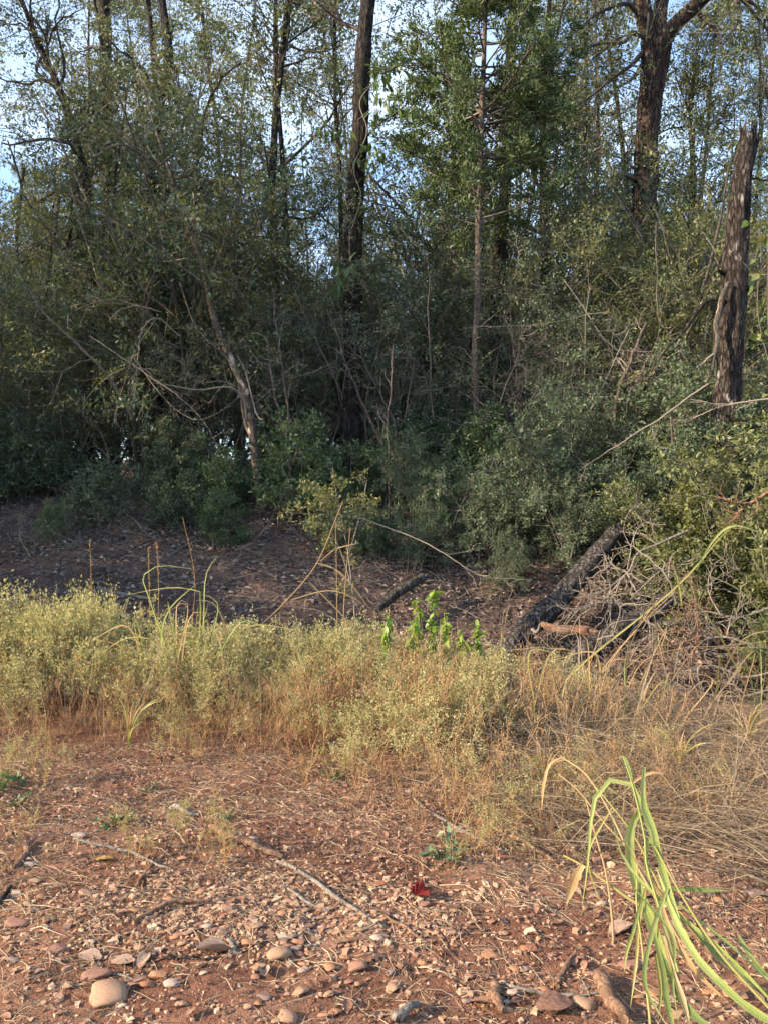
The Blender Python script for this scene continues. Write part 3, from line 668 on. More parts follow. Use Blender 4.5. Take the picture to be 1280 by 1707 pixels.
stem_tree('fanning_oak', 'leafy oak fanning dark stems toward the top left corner', 'tree', [(150, 700, 14.4), (152, 500, 14.4), (148, 330, 14.4), (110, 180, 14.3), (60, 60, 14.2), (10, -80, 14.2)], [.10, .09, .08, .07, .05, .025], 'bark',
          [(20, .35, .99, 45, 2.8, .55, .06, .2, 10, .012), (8, .2, 1, 50, 1.0, .5, 0, .26, 7, .006), (5, .15, 1, 45, .42, .6, 0, .24, 4, .004)], 'darktwig', 'canopy', 9, .065, 305)
stem_tree('straight_tree', 'grey brown trunk half hidden between the peeled sapling and central trunk', 'tree', [(462, 700, 16.5), (460, 500, 16.5), (455, 300, 16.5), (470, 100, 16.5), (490, -100, 16.5)], [.095, .085, .078, .065, .04], 'bark', BIG, 'darktwig', 'canopy', 9, .075, 307)
stem_tree('straight_tree', 'dark trunk standing just right of the slim cedar trunk', 'tree', [(822, 690, 15.5), (826, 560, 15.5), (832, 430, 15.5), (842, 300, 15.5), (850, 100, 15.7), (862, -60, 15.8), (880, -200, 15.8)], [.15, .13, .12, .11, .10, .09, .05], 'bark', BIG, 'darktwig', 'oakleaf', 7, .08, 309)
stem_tree('straight_tree', 'thin dark trunk left of the forked oak behind brown twigs', 'tree', [(903, 660, 17), (906, 560, 17), (908, 420, 17), (905, 200, 17), (915, 0, 17)], [.12, .11, .10, .08, .04], 'bark', BIG, 'twig', 'canopy', 6, .075, 311)
stem_tree('bare_pole_tree', 'pale thin nearly bare stem in front of the sky left of the oak', 'tree', [(985, 640, 19), (992, 400, 19), (995, 200, 19), (992, 60, 19), (990, -60, 19)], [.08, .07, .055, .04, .02], 'greybark', [(24, .4, .98, 40, 1.6, .4, .15, .15, 7, .008), (5, .2, 1, 40, .7, .5, .1, .18, 5, .005)], 'twig', None, 0, 0, 313)
stem_tree('leafy_tree', 'yellowish leafy tree filling the gap between oak and snag', 'tree', [(1150, 640, 18), (1148, 450, 18), (1155, 300, 18), (1150, 180, 18), (1160, 110, 18)], [.12, .11, .09, .06, .03], 'bark',
          [(26, .35, .99, 55, 2.4, .45, .06, .22, 9, .012), (8, .2, 1, 48, 1.0, .55, .02, .24, 7, .006), (5, .15, 1, 45, .45, .6, 0, .24, 4, .004)], 'darktwig', 'bushleaf', 9, .07, 315)
stem_tree('leaning_dead_trunk', 'dark dead trunk leaning right between cedar and oak', 'dead tree', [(928, 690, 14.6), (934, 640, 14.6), (940, 605, 14.6), (965, 580, 14.5), (1005, 562, 14.4), (1040, 525, 14.3), (1065, 505, 14.2)], [.12, .11, .10, .09, .085, .07, .03], 'bark', [(8, .3, 1, 60, .9, .35, 0, .3, 7, .006), (4, .2, 1, 50, .4, .6, 0, .3, 4, .004)], 'darktwig', None, seed=317)
for path, r, lab in [
    ([(490, 808, 12.2), (483, 700, 12.2), (470, 610, 12.2), (462, 560, 12.3), (455, 480, 12.3)], .022, 'thin pale stem, right one of a close pair behind the bank'),
    ([(484, 812, 12.1), (472, 720, 12.1), (455, 640, 12.1), (447, 560, 12.2)], .020, 'thin pale stem, left one of a close pair behind the bank'),
    ([(648, 775, 11.8), (645, 700, 11.8), (652, 640, 11.8), (655, 575, 11.8)], .020, 'thin white stem standing upright right of the central trunk'),
    ([(640, 772, 12.6), (618, 700, 12.6), (590, 640, 12.6), (565, 570, 12.6), (548, 520, 12.7)], .026, 'pale stem leaning left across the foot of the central trunk'),
    ([(660, 720, 12.9), (630, 650, 12.9), (606, 600, 12.9), (595, 570, 13)], .022, 'short pale stem leaning left beside the central trunk'),
    ([(1024, 690, 11.5), (1042, 620, 11.5), (1058, 580, 11.5), (1075, 540, 11.6)], .040, 'pale thick pole leaning right before the oak trunk'),
    ([(1043, 690, 11.4), (1062, 635, 11.4), (1080, 595, 11.5)], .024, 'pale thin pole leaning right before the oak trunk'),
    ([(1064, 690, 11.4), (1080, 630, 11.4), (1096, 590, 11.4)], .016, 'thinnest of the pale poles leaning right before the oak'),
    ([(935, 690, 13.6), (945, 620, 13.6), (935, 570, 13.6), (905, 530, 13.5), (890, 490, 13.5)], .035, 'pale brown crooked stem crossing the leaning dead trunk'),
    ([(188, 832, 12.3), (180, 760, 12.3), (168, 720, 12.2), (140, 690, 12.1), (120, 660, 12)], .022, 'crooked pale stem at the edge of the leaf litter, left'),
    ([(860, 700, 14), (850, 600, 14), (862, 500, 14), (848, 420, 14)], .03, 'slender grey stem between the cedar and the dead trunk'),
    ([(75, 690, 15), (70, 560, 15), (85, 430, 15), (100, 330, 15)], .05, 'dark slender stem at the left edge of the wood'),
    ([(30, 640, 16), (35, 520, 16), (28, 400, 16), (40, 280, 16)], .06, 'leftmost dark stem in the shade of the wood')]:
    stem_tree('thin_sapling', lab, 'sapling', path, list(np.linspace(r, r*.5, len(path))), 'cedarbark' if 'pale' in lab or 'white' in lab else 'greybark', [(7, .3, 1, 45, .5, .5, .02, .25, 6, .004), (3, .2, 1, 45, .25, .6, 0, .3, 4, .003)], 'deadtwig' if 'pale' in lab or 'white' in lab else 'twig', None, seed=int(path[0][0])+7, k=8, n=40)

stem_tree('oak_stand_in', 'dark stump added as stand-in for the oak trunk, behind pale leaning poles', 'stump', [(1062, 760, 12.0), (1062, 660, 12.0), (1066, 580, 12.0)], [.24, .22, .19], 'bark', None, seed=331, k=20, n=60)  # added stump, standing in for the dark lower section of the oak trunk
# dead hanging branch at the left
def branch_thing(name, label, paths, mat, spec, seed, cat='branch', k=6):
    rg = np.random.default_rng(seed)
    W = [px_path(p) for p, r in paths]; b = W[0][0].copy()
    o = empty(name, b); tag(o, label, cat)
    for w, (p, r) in zip(W, paths):
        g = Geo(); P, Rr = trunk_mesh(g, w-b, [r*.68, r*.5, r*.18], k, 34, .12, 8, 0, seed+len(p)+int(p[0][0])); g.obj('limb', mat, o)
    if spec:
        PP = np.array([smooth_path(w-b, 14) for w in W]); RR = np.array([np.linspace(r, r*.4, 14) for p, r in paths])
        lv = twigs_from(rg, PP, RR, spec); g = Geo()
        for a, rr in lv: g.tubes(a, rr, 4)
        g.obj('twigs', mat, o)
    return o
DT = [(6, .15, 1, 40, .5, .5, -.06, .3, 6, .0045), (4, .2, 1, 45, .22, .6, -.03, .3, 4, .003)]
branch_thing('hanging_branch', 'pale dead branch hanging down over the left undergrowth', [([(300, 560, 11.9), (262, 530, 11.7), (235, 560, 11.6), (228, 640, 11.6), (215, 690, 11.6)], .014), ([(262, 530, 11.7), (225, 590, 11.6), (205, 650, 11.6), (190, 700, 11.5)], .012), ([(270, 520, 11.7), (180, 500, 11.6), (100, 530, 11.6)], .011)], M['deadtwig'], DT, 401)
branch_thing('arching_branch', 'thin pale branch arching low under the peeled sapling', [([(220, 590, 12), (270, 660, 11.9), (330, 700, 11.8), (395, 665, 11.8), (410, 640, 11.9)], .013), ([(150, 560, 12), (240, 620, 11.9), (330, 690, 11.8), (390, 800, 11.8)], .013)], M['deadtwig'], DT, 402)
branch_thing('bare_branch', 'long bare pale branch slanting through the right thicket', [([(1180, 640, 9.6), (1110, 690, 9.8), (1040, 735, 10), (965, 785, 10.2)], .018), ([(1280, 665, 9.2), (1200, 678, 9.3), (1150, 700, 9.4)], .02)], M['deadtwig'], DT, 403)
branch_thing('bare_branch', 'thin bare twig reaching left from the slim cedar trunk', [([(1010, 520, 12.2), (900, 540, 12.3), (800, 545, 12.4), (765, 550, 12.4)], .012)], M['deadtwig'], DT, 404)
branch_thing('bare_branch', 'pale twig arching over the red soil right of centre', [([(590, 860, 10.2), (660, 885, 10.2), (720, 910, 10), (800, 960, 9.8), (870, 965, 9.7)], .014)], M['deadtwig'], DT, 405)
branch_thing('bare_branch', 'pale stick standing in the low shrubs right of the cedar', [([(875, 840, 10.6), (895, 790, 10.6), (915, 765, 10.6)], .014)], M['deadwood'], None, 406)

# --- shrubs of the right side, nearer than the wood
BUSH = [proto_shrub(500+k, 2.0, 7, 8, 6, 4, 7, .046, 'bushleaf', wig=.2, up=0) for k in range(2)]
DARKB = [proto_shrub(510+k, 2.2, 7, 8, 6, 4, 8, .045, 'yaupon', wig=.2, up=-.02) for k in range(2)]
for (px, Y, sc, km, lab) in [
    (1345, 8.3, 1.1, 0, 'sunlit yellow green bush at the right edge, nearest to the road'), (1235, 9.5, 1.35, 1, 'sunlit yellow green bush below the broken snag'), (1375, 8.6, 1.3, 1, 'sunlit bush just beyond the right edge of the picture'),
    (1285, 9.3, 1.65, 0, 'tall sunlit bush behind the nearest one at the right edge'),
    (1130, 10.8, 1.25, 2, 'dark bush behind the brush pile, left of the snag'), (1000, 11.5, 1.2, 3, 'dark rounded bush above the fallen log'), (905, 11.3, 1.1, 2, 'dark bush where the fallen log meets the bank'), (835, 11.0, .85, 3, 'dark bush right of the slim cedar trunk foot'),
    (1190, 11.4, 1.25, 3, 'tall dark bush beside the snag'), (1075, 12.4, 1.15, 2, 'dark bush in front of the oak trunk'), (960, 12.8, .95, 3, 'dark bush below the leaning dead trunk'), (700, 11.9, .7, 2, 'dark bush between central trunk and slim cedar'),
    (1190, 9.8, 1.1, 1, 'yellow green bush hiding the foot of the snag'), (845, 10.1, .45, 2, 'small dark bush on the ditch side under the cedar'), (745, 10.9, .6, 3, 'small dark bush hanging over the bare red bank'), (1085, 10.5, .85, 3, 'small dark bush at the upper end of the fallen log'), (690, 10.6, .45, 2, 'small twiggy bush at the middle of the red bank'), (955, 10.6, .75, 3, 'dark bush left of the upper half of the fallen log'), (1060, 11.6, 1.3, 2, 'tall dark bush below the added dark stump')]:
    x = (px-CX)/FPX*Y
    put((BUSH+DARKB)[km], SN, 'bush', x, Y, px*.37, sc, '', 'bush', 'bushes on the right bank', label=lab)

LITS = [proto_shrub(515+k, 6.0, 4, 12, 6, 5, 8, .055, 'bushleaf', wig=.17) for k in range(1)]
for (px, Y, sc, lab) in [(985, 14.2, 1.15, 'tall leafy sapling left of the forked oak'), (1105, 13.6, 1.1, 'tall leafy sapling in front of the forked oak'), (1185, 14.6, 1.2, 'tall leafy sapling between oak and snag'), (1275, 13.4, 1.1, 'tall leafy sapling behind the snag'), (90, 14.0, 1.25, 'tall yellowish sapling at the far left'), (230, 13.8, 1.2, 'tall yellowish sapling left of the peeled one')]:
    put(LITS[0], SN, 'tall_sapling', (px-CX)/FPX*Y, Y, px*.61, sc, '', 'sapling', 'tall leafy saplings', label=lab)

for (px, Y, sc, lab) in [(565, 11.0, .75, 'low leafy shrub spilling down the bank below the central trunk'), (640, 10.9, .7, 'low leafy shrub on the red bank right of the central trunk'), (720, 11.3, .9, 'low leafy shrub at the top of the bare red bank'), (360, 11.2, .8, 'low leafy shrub at the foot of the peeled sapling'), (100, 11.3, .6, 'low leafy shrub on the litter at the far left')]:
    put(LOWS[int(px) % 4], SN, 'low_shrub', (px-CX)/FPX*Y, Y, px*.5, sc, '', 'shrub', 'low shrubs spilling down the bank', label=lab)
for (px, py, sc, tilt, lab) in [(60, 940, .42, 1.35, 'grey dead brush lying at the far left of the bank'), (180, 960, .45, 1.4, 'grey dead brush heaped low on the left bank'), (270, 915, .4, 1.45, 'grey dead brush in the middle of the leaf litter'), (120, 870, .42, 1.3, 'grey dead brush near the top of the left bank'), (400, 930, .36, 1.4, 'grey dead brush behind the tall green grass'), (700, 940, .4, 1.35, 'grey dead brush at the foot of the bare red bank')]:
    p_ = ground_at(px, py); o = put(DEADS[int(px) % 3], SN, 'dead_brush', p_[0], p_[1], px*.9, sc, '', 'brush', 'dead brush on the bank', label=lab); o.rotation_euler = (tilt, 0, px*.9); o.location.z += .08

# sapling with small pale leaves in the sun at the ditch edge
rg = np.random.default_rng(521)
D = 8.4
b = np.array([at(590, 1010, D)[0], D, float(H(-.3, D))])
o = empty('leafy_sapling', b); tag(o, 'small sunlit sapling with sparse pale leaves over the ditch', 'sapling')
paths = [[(592, 1040, D), (585, 960, D), (575, 890, D), (562, 830, D), (555, 780, D-.1)], [(588, 980, D), (560, 900, D-.1), (520, 860, D-.2), (480, 855, D-.3)], [(580, 930, D), (600, 860, D+.1), (612, 800, D+.2)], [(575, 890, D), (540, 840, D-.1), (530, 810, D-.2)]]
PP = np.array([smooth_path(np.vstack([b, px_path(p)])-b if k == 0 else px_path(p)-b, 12) for k, p in enumerate(paths)]); RR = np.tile(np.linspace(.009, .003, 12), (4, 1))
lv = twigs_from(rg, PP, RR, [(11, .35, 1, 55, .28, .6, .0, .25, 5, .0025), (5, .2, 1, 45, .14, .7, 0, .25, 3, .002)])
g = Geo(); g.tubes(PP, RR, 6); g.tubes(*lv[0], 4); g.tubes(*lv[1], 3); g.obj('stem', M['deadtwig'], o)
g = Geo(); scatter_leaves(rg, g, lv[1][0], 9, .040, .5, .025, .6, .6); g.obj('foliage', M['bushleaf'], o)

# ------------------------------------------------------------------ fallen wood
def log_thing(name, label, path, radii, mat, seed, k=30, n=110, rough=.26, cat='log'):
    W = px_path(path); b = W[0].copy(); o = empty(name, b); tag(o, label, cat)
    g = Geo(); trunk_mesh(g, W-b, radii, k, n, rough, 7, 0, seed); g.obj('trunk', mat, o)
    return o
lg = log_thing('fallen_log', 'long dark fallen log sloping up the bank right of centre', [(838, 1098, 8.7), (872, 1052, 8.95), (920, 1010, 9.3), (975, 950, 9.7), (1030, 885, 10.2), (1080, 830, 10.7)], [.11, .12, .125, .12, .105, .085], M['log'], 601)
limb('branch_stub', px_path([(886, 1050, 8.9), (893, 1052, 8.75), (899, 1040, 8.7)]), [.02, .02, .012], M['deadwood'], lg, 8, 10, .1, 2)
log_thing('broken_log', 'short bare reddish log propped under the pale brush', [(900, 1040, 8.5), (935, 1050, 8.45), (975, 1052, 8.4), (1010, 1062, 8.35)], [.03, .05, .055, .045], M['redwood'], 602, 16, 60)
log_thing('charred_log', 'dark charred log lying crossways below the brush pile', [(930, 1125, 7.9), (975, 1085, 8.05), (1020, 1060, 8.2), (1070, 1030, 8.4), (1110, 1000, 8.7)], [.07, .12, .13, .11, .09], M['log'], 603, 18, 50)
log_thing('charred_log', 'short upright charred stump end among the brush', [(1035, 1130, 8.0), (1030, 1090, 8.1), (1025, 1060, 8.25)], [.10, .09, .08], M['log'], 604, 16, 24)
log_thing('half_buried_log', 'small weathered log lying at the foot of the red bank', [(628, 1012, 9.5), (660, 990, 9.6), (705, 962, 9.9)], [.06, .07, .06], M['greybark'], 605, 14, 36)
BT = [(6, .2, 1, 50, .5, .55, .0, .3, 7, .005), (4, .2, 1, 50, .25, .6, 0, .32, 5, .0035)]
for k, (paths, mat, lab) in enumerate([
    ([([(1145, 885, 8.8), (1100, 905, 8.7), (1060, 925, 8.6), (1045, 955, 8.5), (1000, 985, 8.4), (960, 995, 8.4)], .024), ([(1045, 955, 8.5), (1060, 985, 8.3), (1080, 1005, 8.2)], .018)], 'deadwood', 'pale dead branch with a fork at the top of the brush pile'),
    ([([(1040, 960, 8.4), (1005, 1000, 8.3), (960, 1020, 8.2), (930, 1060, 8.1)], .018), ([(1045, 950, 8.4), (1055, 900, 8.5), (1075, 850, 8.6)], .013)], 'deadwood', 'pale dead branch spreading left over the fallen log'),
    ([([(1060, 1010, 8.1), (1010, 1005, 8.1), (960, 1015, 8.0), (940, 1040, 8.0)], .014), ([(1050, 1000, 8.2), (1090, 960, 8.3), (1130, 940, 8.4)], .012)], 'deadwood', 'thin pale arching branch in the brush pile'),
    ([([(1170, 1060, 7.6), (1120, 1075, 7.6), (1070, 1080, 7.6), (1040, 1095, 7.6)], .014), ([(1120, 1075, 7.6), (1140, 1040, 7.6), (1150, 1010, 7.7)], .010)], 'stick', 'brown dead branch low on the right of the brush pile'),
    ([([(1280, 1150, 7.0), (1220, 1160, 7.0), (1150, 1150, 7.1), (1100, 1120, 7.2)], .016), ([(1200, 1160, 7), (1160, 1200, 6.9), (1120, 1190, 6.9)], .010)], 'deadwood', 'grey dead branch along the dark hollow at the right edge'),
    ([([(1240, 1215, 6.6), (1180, 1205, 6.7), (1120, 1180, 6.8)], .014)], 'deadwood', 'short grey branch at the lip of the dark hollow'),
    ([([(1290, 1010, 7.9), (1230, 1030, 7.9), (1170, 1020, 8.0), (1110, 1045, 8.0)], .020), ([(1200, 1025, 7.9), (1180, 980, 8.0), (1190, 940, 8.1)], .014)], 'deadwood', 'pale forked branch reaching over the dark hollow'),
    ([([(1270, 1080, 7.5), (1210, 1060, 7.6), (1150, 1075, 7.7), (1090, 1130, 7.7)], .018), ([(1210, 1060, 7.6), (1225, 1010, 7.7)], .012)], 'deadwood', 'pale crooked branch across the middle of the dark hollow'),
    ([([(1180, 1190, 7.1), (1150, 1120, 7.4), (1165, 1050, 7.7), (1150, 960, 8.0)], .016), ([(1150, 1120, 7.4), (1100, 1100, 7.5)], .012)], 'stick', 'brown upright branch standing in the dark hollow'),
    ([([(1290, 1120, 7.2), (1240, 1130, 7.3), (1190, 1110, 7.4), (1130, 1120, 7.4)], .014)], 'deadwood', 'long low pale branch at the right end of the hollow'),
    ([([(1120, 1000, 8.2), (1080, 1030, 8.0), (1020, 1040, 7.9), (985, 1090, 7.8)], .018), ([(1080, 1030, 8.0), (1085, 1080, 7.8)], .012)], 'deadwood', 'pale branch crossing the charred log'),
    ([([(1280, 820, 7.8), (1250, 840, 7.8), (1225, 860, 7.9)], .026)], 'redwood', 'broken tan branch poking in at the right edge')]):
    branch_thing('dead_branch', lab, paths, M[mat], BT, 620+k)
rg = np.random.default_rng(640)
tang = [(1060+rg.uniform(-120, 200), 1020+rg.uniform(-90, 110), 8.0+rg.uniform(-.4, .8)) for k in range(22)]
g = Geo()
st = np.array([[at(*p)] for p in tang])
PP = np.empty((22, 12, 3)); d = norm(rg.normal(size=(22, 3))*[1, .5, .6]); PP[:, 0] = st[:, 0]
for k in range(1, 12):
    d = norm(d+rg.normal(size=(22, 3))*.32); PP[:, k] = PP[:, k-1]+d*.085
RRr = np.tile(np.linspace(.010, .003, 12), (22, 1))
lv = twigs_from(rg, PP, RRr, [(5, .1, 1, 50, .4, .6, 0, .3, 7, .0035)])
g.tubes(PP, RRr, 5); g.tubes(*lv[0], 4)
tag(g.obj('brush_tangle', M['deadtwig']), 'tangle of fine pale dead twigs in the brush pile', kind='stuff')

# fallen sticks on the leaf covered bank at the left
for k, (p, r, lab) in enumerate([
    ([(165, 985), (215, 998), (262, 1005)], .035, 'weathered grey branch half hidden at the weeds behind the left mound'), ([(185, 940), (250, 905), (330, 885)], .014, 'long grey stick lying up the left bank'),
    ([(60, 880), (110, 862), (215, 835)], .016, 'grey stick lying across the top of the left bank'), ([(150, 830), (200, 822), (245, 818)], .03, 'thick grey branch at the edge of the wood, left'),
    ([(240, 880), (300, 920), (345, 945)], .012, 'thin stick pointing down the left bank'), ([(120, 930), (170, 960), (230, 970)], .012, 'pale thin stick low on the left bank'),
    ([(280, 930), (330, 905), (400, 900)], .013, 'pale stick lying level in the middle of the litter'), ([(20, 930), (80, 900), (130, 895)], .013, 'pale stick at the left edge of the litter'),
    ([(375, 985), (400, 960), (420, 995)], .012, 'bent grey stick behind the tall green grass'), ([(200, 900), (260, 870), (300, 865)], .011, 'thin bleached stick near the top of the left bank'),
    ([(760, 900), (765, 870), (772, 845)], .045, 'short dark stub on the bare red bank')]):
    W = np.array([ground_at(*q)+[0, 0, r*.8+.01] for q in p]); b = W[0].copy()
    g = Geo(); trunk_mesh(g, W-b, [r, r*.9, r*.5], 8, 24, .15, 8, 0, 660+k)
    o = g.obj('fallen_stick', M['greybark'] if k % 3 else M['deadwood']); o.location = b; tag(o, lab, 'stick')

# ------------------------------------------------------------------ ground cover: weeds, straw, litter, gravel
def bake(geo, protos, pos, yaw, sc, rg, mat_r=None, lean=.12):
    """copies of small prototypes joined into one mass"""
    which = rg.integers(0, len(protos), len(pos))
    for k, (v, f, r, m) in enumerate(protos):
        I = np.nonzero(which == k)[0]
        if not len(I): continue
        c, s = np.cos(yaw[I]), np.sin(yaw[I]); S = sc[I]
        S = S if S.ndim == 2 else np.stack([S]*3, 1)
        x = v[None, :, 0]*S[:, None, 0]; y = v[None, :, 1]*S[:, None, 1]; z = v[None, :, 2]*S[:, None, 2]
        lx, ly = rg.normal(size=len(I))*lean, rg.normal(size=len(I))*lean
        V = np.stack([c[:, None]*x-s[:, None]*y+z*lx[:, None], s[:, None]*x+c[:, None]*y+z*ly[:, None], z], -1)+pos[I][:, None]
        F = (f[None]+(np.arange(len(I))*len(v))[:, None, None]).reshape(-1, 4)
        tint = rg.uniform(-.18, .18, len(I)) if mat_r is None else mat_r[I]
        geo.v.append(V.reshape(-1, 3)); geo.f.append(F+geo.n); geo.n += V.shape[0]*V.shape[1]
        geo.r.append(np.clip(r[None]+tint[:, None], 0, 1).reshape(-1)); geo.m.append(np.tile(m, len(I))); geo.sm.append(np.zeros(len(F), bool))
def as_proto(g):
    return np.concatenate(g.v), np.concatenate(g.f), np.concatenate(g.r), np.concatenate(g.m)

def weed_proto(seed, leafy=True):
    rg = np.random.default_rng(seed); g = Geo()
    n = 6; P = np.zeros((1, n, 3)); P[0, :, 2] = np.linspace(-.03, .62, n); P[0, :, :2] = np.cumsum(rg.normal(size=(n, 2))*.025, 0)
    Rr = np.linspace(.0035, .0018, n)[None]
    if leafy:
        P1, R1 = branch(rg, P, Rr, 15, .3, 1, 42, .36, .75, .16, .12, 4, .5, rmin=.0014)
        P2, R2 = branch(rg, P1, R1, 3, .3, 1, 38, .13, .8, .12, .15, 3, .6, rmin=.0011)
        strips(g, P, Rr, 1); strips(g, P1, R1, 1)
        scatter_leaves(rg, g, P2, 4, .027, .55, .011, .3, .6, 0)
        scatter_leaves(rg, g, P1, 4, .027, .5, .013, .4, .5, 0, t0=.4)
    else:
        P1, R1 = branch(rg, P, Rr, 11, .1, 1, 30, .30, .8, .10, .16, 5, .5, rmin=.0014)
        P2, R2 = branch(rg, P1, R1, 2, .2, 1, 40, .10, .8, .08, .2, 3, .6, rmin=.0011)
        strips(g, P, Rr, 1); strips(g, P1, R1, 1); strips(g, P2, R2, 1)
        scatter_leaves(rg, g, P2, 3, .017, .4, .01, .3, .6, 0)
    return as_proto(g)
rg = np.random.default_rng(701)
WP = [weed_proto(710+k) for k in range(6)]; DP = [weed_proto(730+k, False) for k in range(4)]
def weed_field(n, y0, y1, x0, x1):
    x = rg.uniform(x0, x1, n); y = rg.uniform(y0, y1, n); return x, y
YF = lambda x: np.interp(x, [-4, -2.6, -1.2, -.5, .1, .6, 1.2, 2], [5.0, 4.85, 4.6, 4.15, 3.6, 3.25, 3.1, 3.0])
x, y = weed_field(2600, 3.6, 7.25, -4.6, 1.9)
front = YF(x)+.35+1.0*fbm(x*1.7, x*0+3, 3, 8)
back = 7.05+.3*vnoise(x*1.1, x*0, 3)-.3*np.clip(x, 0, 2)
dens = fbm(x*1.1, y*1.3, 3, 21)
keep = (y > front) & (y < back) & (dens > -.30+.30*np.clip((x-.5), 0, 1)) & (rg.random(len(x)) < np.interp(y-front, [-.1, 1.0], [.10, 1])*np.interp(x, [.6, 1.5], [1, .35])); x, y = x[keep], y[keep]
hh = np.interp(y-YF(x), [.3, .9, 1.6, 2.3], [.34, .60, .92, 1.06])*np.interp(x, [-4, -2.6, -1.3, -.85, -.4, 0, .5, 1.7], [.98, .96, .95, .70, .82, .66, .56, .45])*(1+.6*vnoise(x*1.7, y*1.7, 5))*rg.uniform(.8, 1.15, len(x))
tint = rg.normal(size=len(x))*.08+.45*fbm(x*.9, y*.9, 2, 12)-.22*np.exp(-((x-.15)/.55)**2-((y-5.4)/.6)**2)
g = Geo(); bake(g, WP, np.stack([x, y, H(x, y)], 1), rg.uniform(0, 6.3, len(x)), np.stack([.8*hh**.5, .8*hh**.5, hh], 1), rg, tint, .2)
tag(g.obj('silvery_weeds', [M['weed'], M['weedstem']]), 'thick carpet of sunlit silvery yellow weeds between road and ditch', 'weeds', kind='stuff')
x, y = weed_field(2400, 3.2, 6.2, -4.0, 1.9)
front = YF(x)-.15+1.0*fbm(x*1.9, x*0+1, 3, 9)
keep = (y > front) & (fbm(x*1.7, y*1.7, 3, 31) > -.02) & (rg.random(len(x)) < np.interp(y-front, [0, .7], [.15, 1])); x, y = x[keep], y[keep]
hh = np.interp(y-YF(x), [-.2, .5, 1.2], [.22, .48, .72])*rg.uniform(.5, 1.2, len(x))*np.interp(x, [.3, 1.2], [1, .75])
g = Geo(); bake(g, DP, np.stack([x, y, H(x, y)], 1), rg.uniform(0, 6.3, len(x)), np.stack([hh*.9, hh*.9, hh], 1), rg, rg.normal(size=len(x))*.12+.4*fbm(x, y, 2, 14)+.12*np.clip(x, -1, 1), .3)
tag(g.obj('dry_reddish_weeds', [M['redweed'], M['weedstem']]), 'dry reddish brown weed stems at the front of the weed strip', 'weeds', kind='stuff')
x, y = weed_field(700, 3.2, 5.4, -2.2, 1.8)
keep = fbm(x*2.2, y*2.2, 2, 33) > .05; x, y = x[keep], y[keep]
hh = rg.uniform(.12, .40, len(x))
g = Geo(); bake(g, WP[:3]+DP, np.stack([x, y, H(x, y)], 1), rg.uniform(0, 6.3, len(x)), hh, rg, rg.normal(size=len(x))*.1-.1, .25)
tag(g.obj('sprouting_weeds', [M['weed'], M['redweed']]), 'small scattered weeds sprouting on the bare red soil', 'weeds', kind='stuff')

def ribbons(geo, P, W, rnd, mat=0):
    """thin flat strands: P [N,n,3], W [N]"""
    N, n, _ = P.shape
    T = norm(np.gradient(P, axis=1)); rv = norm(np.random.default_rng(N).normal(size=(N, 1, 3))+[0, 0, .2])
    S = norm(np.cross(T, np.broadcast_to(rv, T.shape)))*(W[:, None]*np.linspace(1, .35, n)[None])[..., None]*.5
    V = np.stack([P-S, P+S], 2).reshape(N, n*2, 3)
    i = np.arange(n-1); q = np.stack([i*2, i*2+1, i*2+3, i*2+2], 1)
    F = (q[None]+(np.arange(N)*n*2)[:, None, None]).reshape(-1, 4)
    geo.add(V, F, np.repeat(rnd, n-1), mat)
def strands(rg, x, y, L, az, el, n=7, droop=.12, wig=.10, onground=False):
    N = len(x); P = np.empty((N, n, 3)); P[:, 0] = np.stack([x, y, H(x, y)], 1)
    d = np.stack([np.cos(az)*np.cos(el), np.sin(az)*np.cos(el), np.sin(el)], 1)
    for k in range(1, n):
        d = norm(d+rg.normal(size=(N, 3))*wig+np.stack([0*L, 0*L, -droop*np.ones(N)], 1)); P[:, k] = P[:, k-1]+d*(L/(n-1))[:, None]
        gz = H(P[:, k, 0], P[:, k, 1])+.004; P[:, k, 2] = np.maximum(P[:, k, 2], gz)
        if onground: P[:, k, 2] = gz+rg.uniform(.0, .012, N)
    return P
rg = np.random.default_rng(741)
# standing and collapsed dry grass at the right
n = 11000; x = rg.uniform(.3, 3.8, n); y = rg.uniform(2.9, 6.9, n)
keep = (y < 6.7-.9*np.clip(x-1.2, 0, 1)) & (y > 3.85-.7*np.clip(x-.5, 0, 1.2)+.8*vnoise(x*3, y*3, 2)) & (rg.random(n) < np.clip((x-.3)/.9, .12, 1)); x, y = x[keep], y[keep]; n = len(x)
P = strands(rg, x, y, rg.uniform(.2, .62, n), rg.uniform(0, 6.3, n), np.abs(rg.normal(.8, .4, n)), 5, .28, .24)
g = Geo(); ribbons(g, P, rg.uniform(.0022, .0055, n), np.clip(rg.normal(.42, .28, n), 0, 1))
n = 6500; x = rg.uniform(.35, 3.8, n); y = rg.uniform(2.8, 6.8, n); keep = (y < 6.7-.9*np.clip(x-1.2, 0, 1)) & (y > 3.8-.8*np.clip(x-.5, 0, 1.2)+.6*vnoise(x*3, y*3, 6)); x, y = x[keep], y[keep]; n = len(x)
P = strands(rg, x, y, rg.uniform(.3, .8, n), rg.normal(-.45, .5, n)+np.pi*(rg.random(n) < .5), rg.uniform(-.05, .5, n), 5, .13, .2)
P[:, :, 2] += rg.uniform(0, .14, n)[:, None]
ribbons(g, P, rg.uniform(.0022, .005, n), np.clip(rg.normal(.32, .28, n), 0, 1))
tag(g.obj('dry_grass', M['straw']), 'tangled mat of collapsed dry grass and straw at the right', 'grass', kind='stuff')
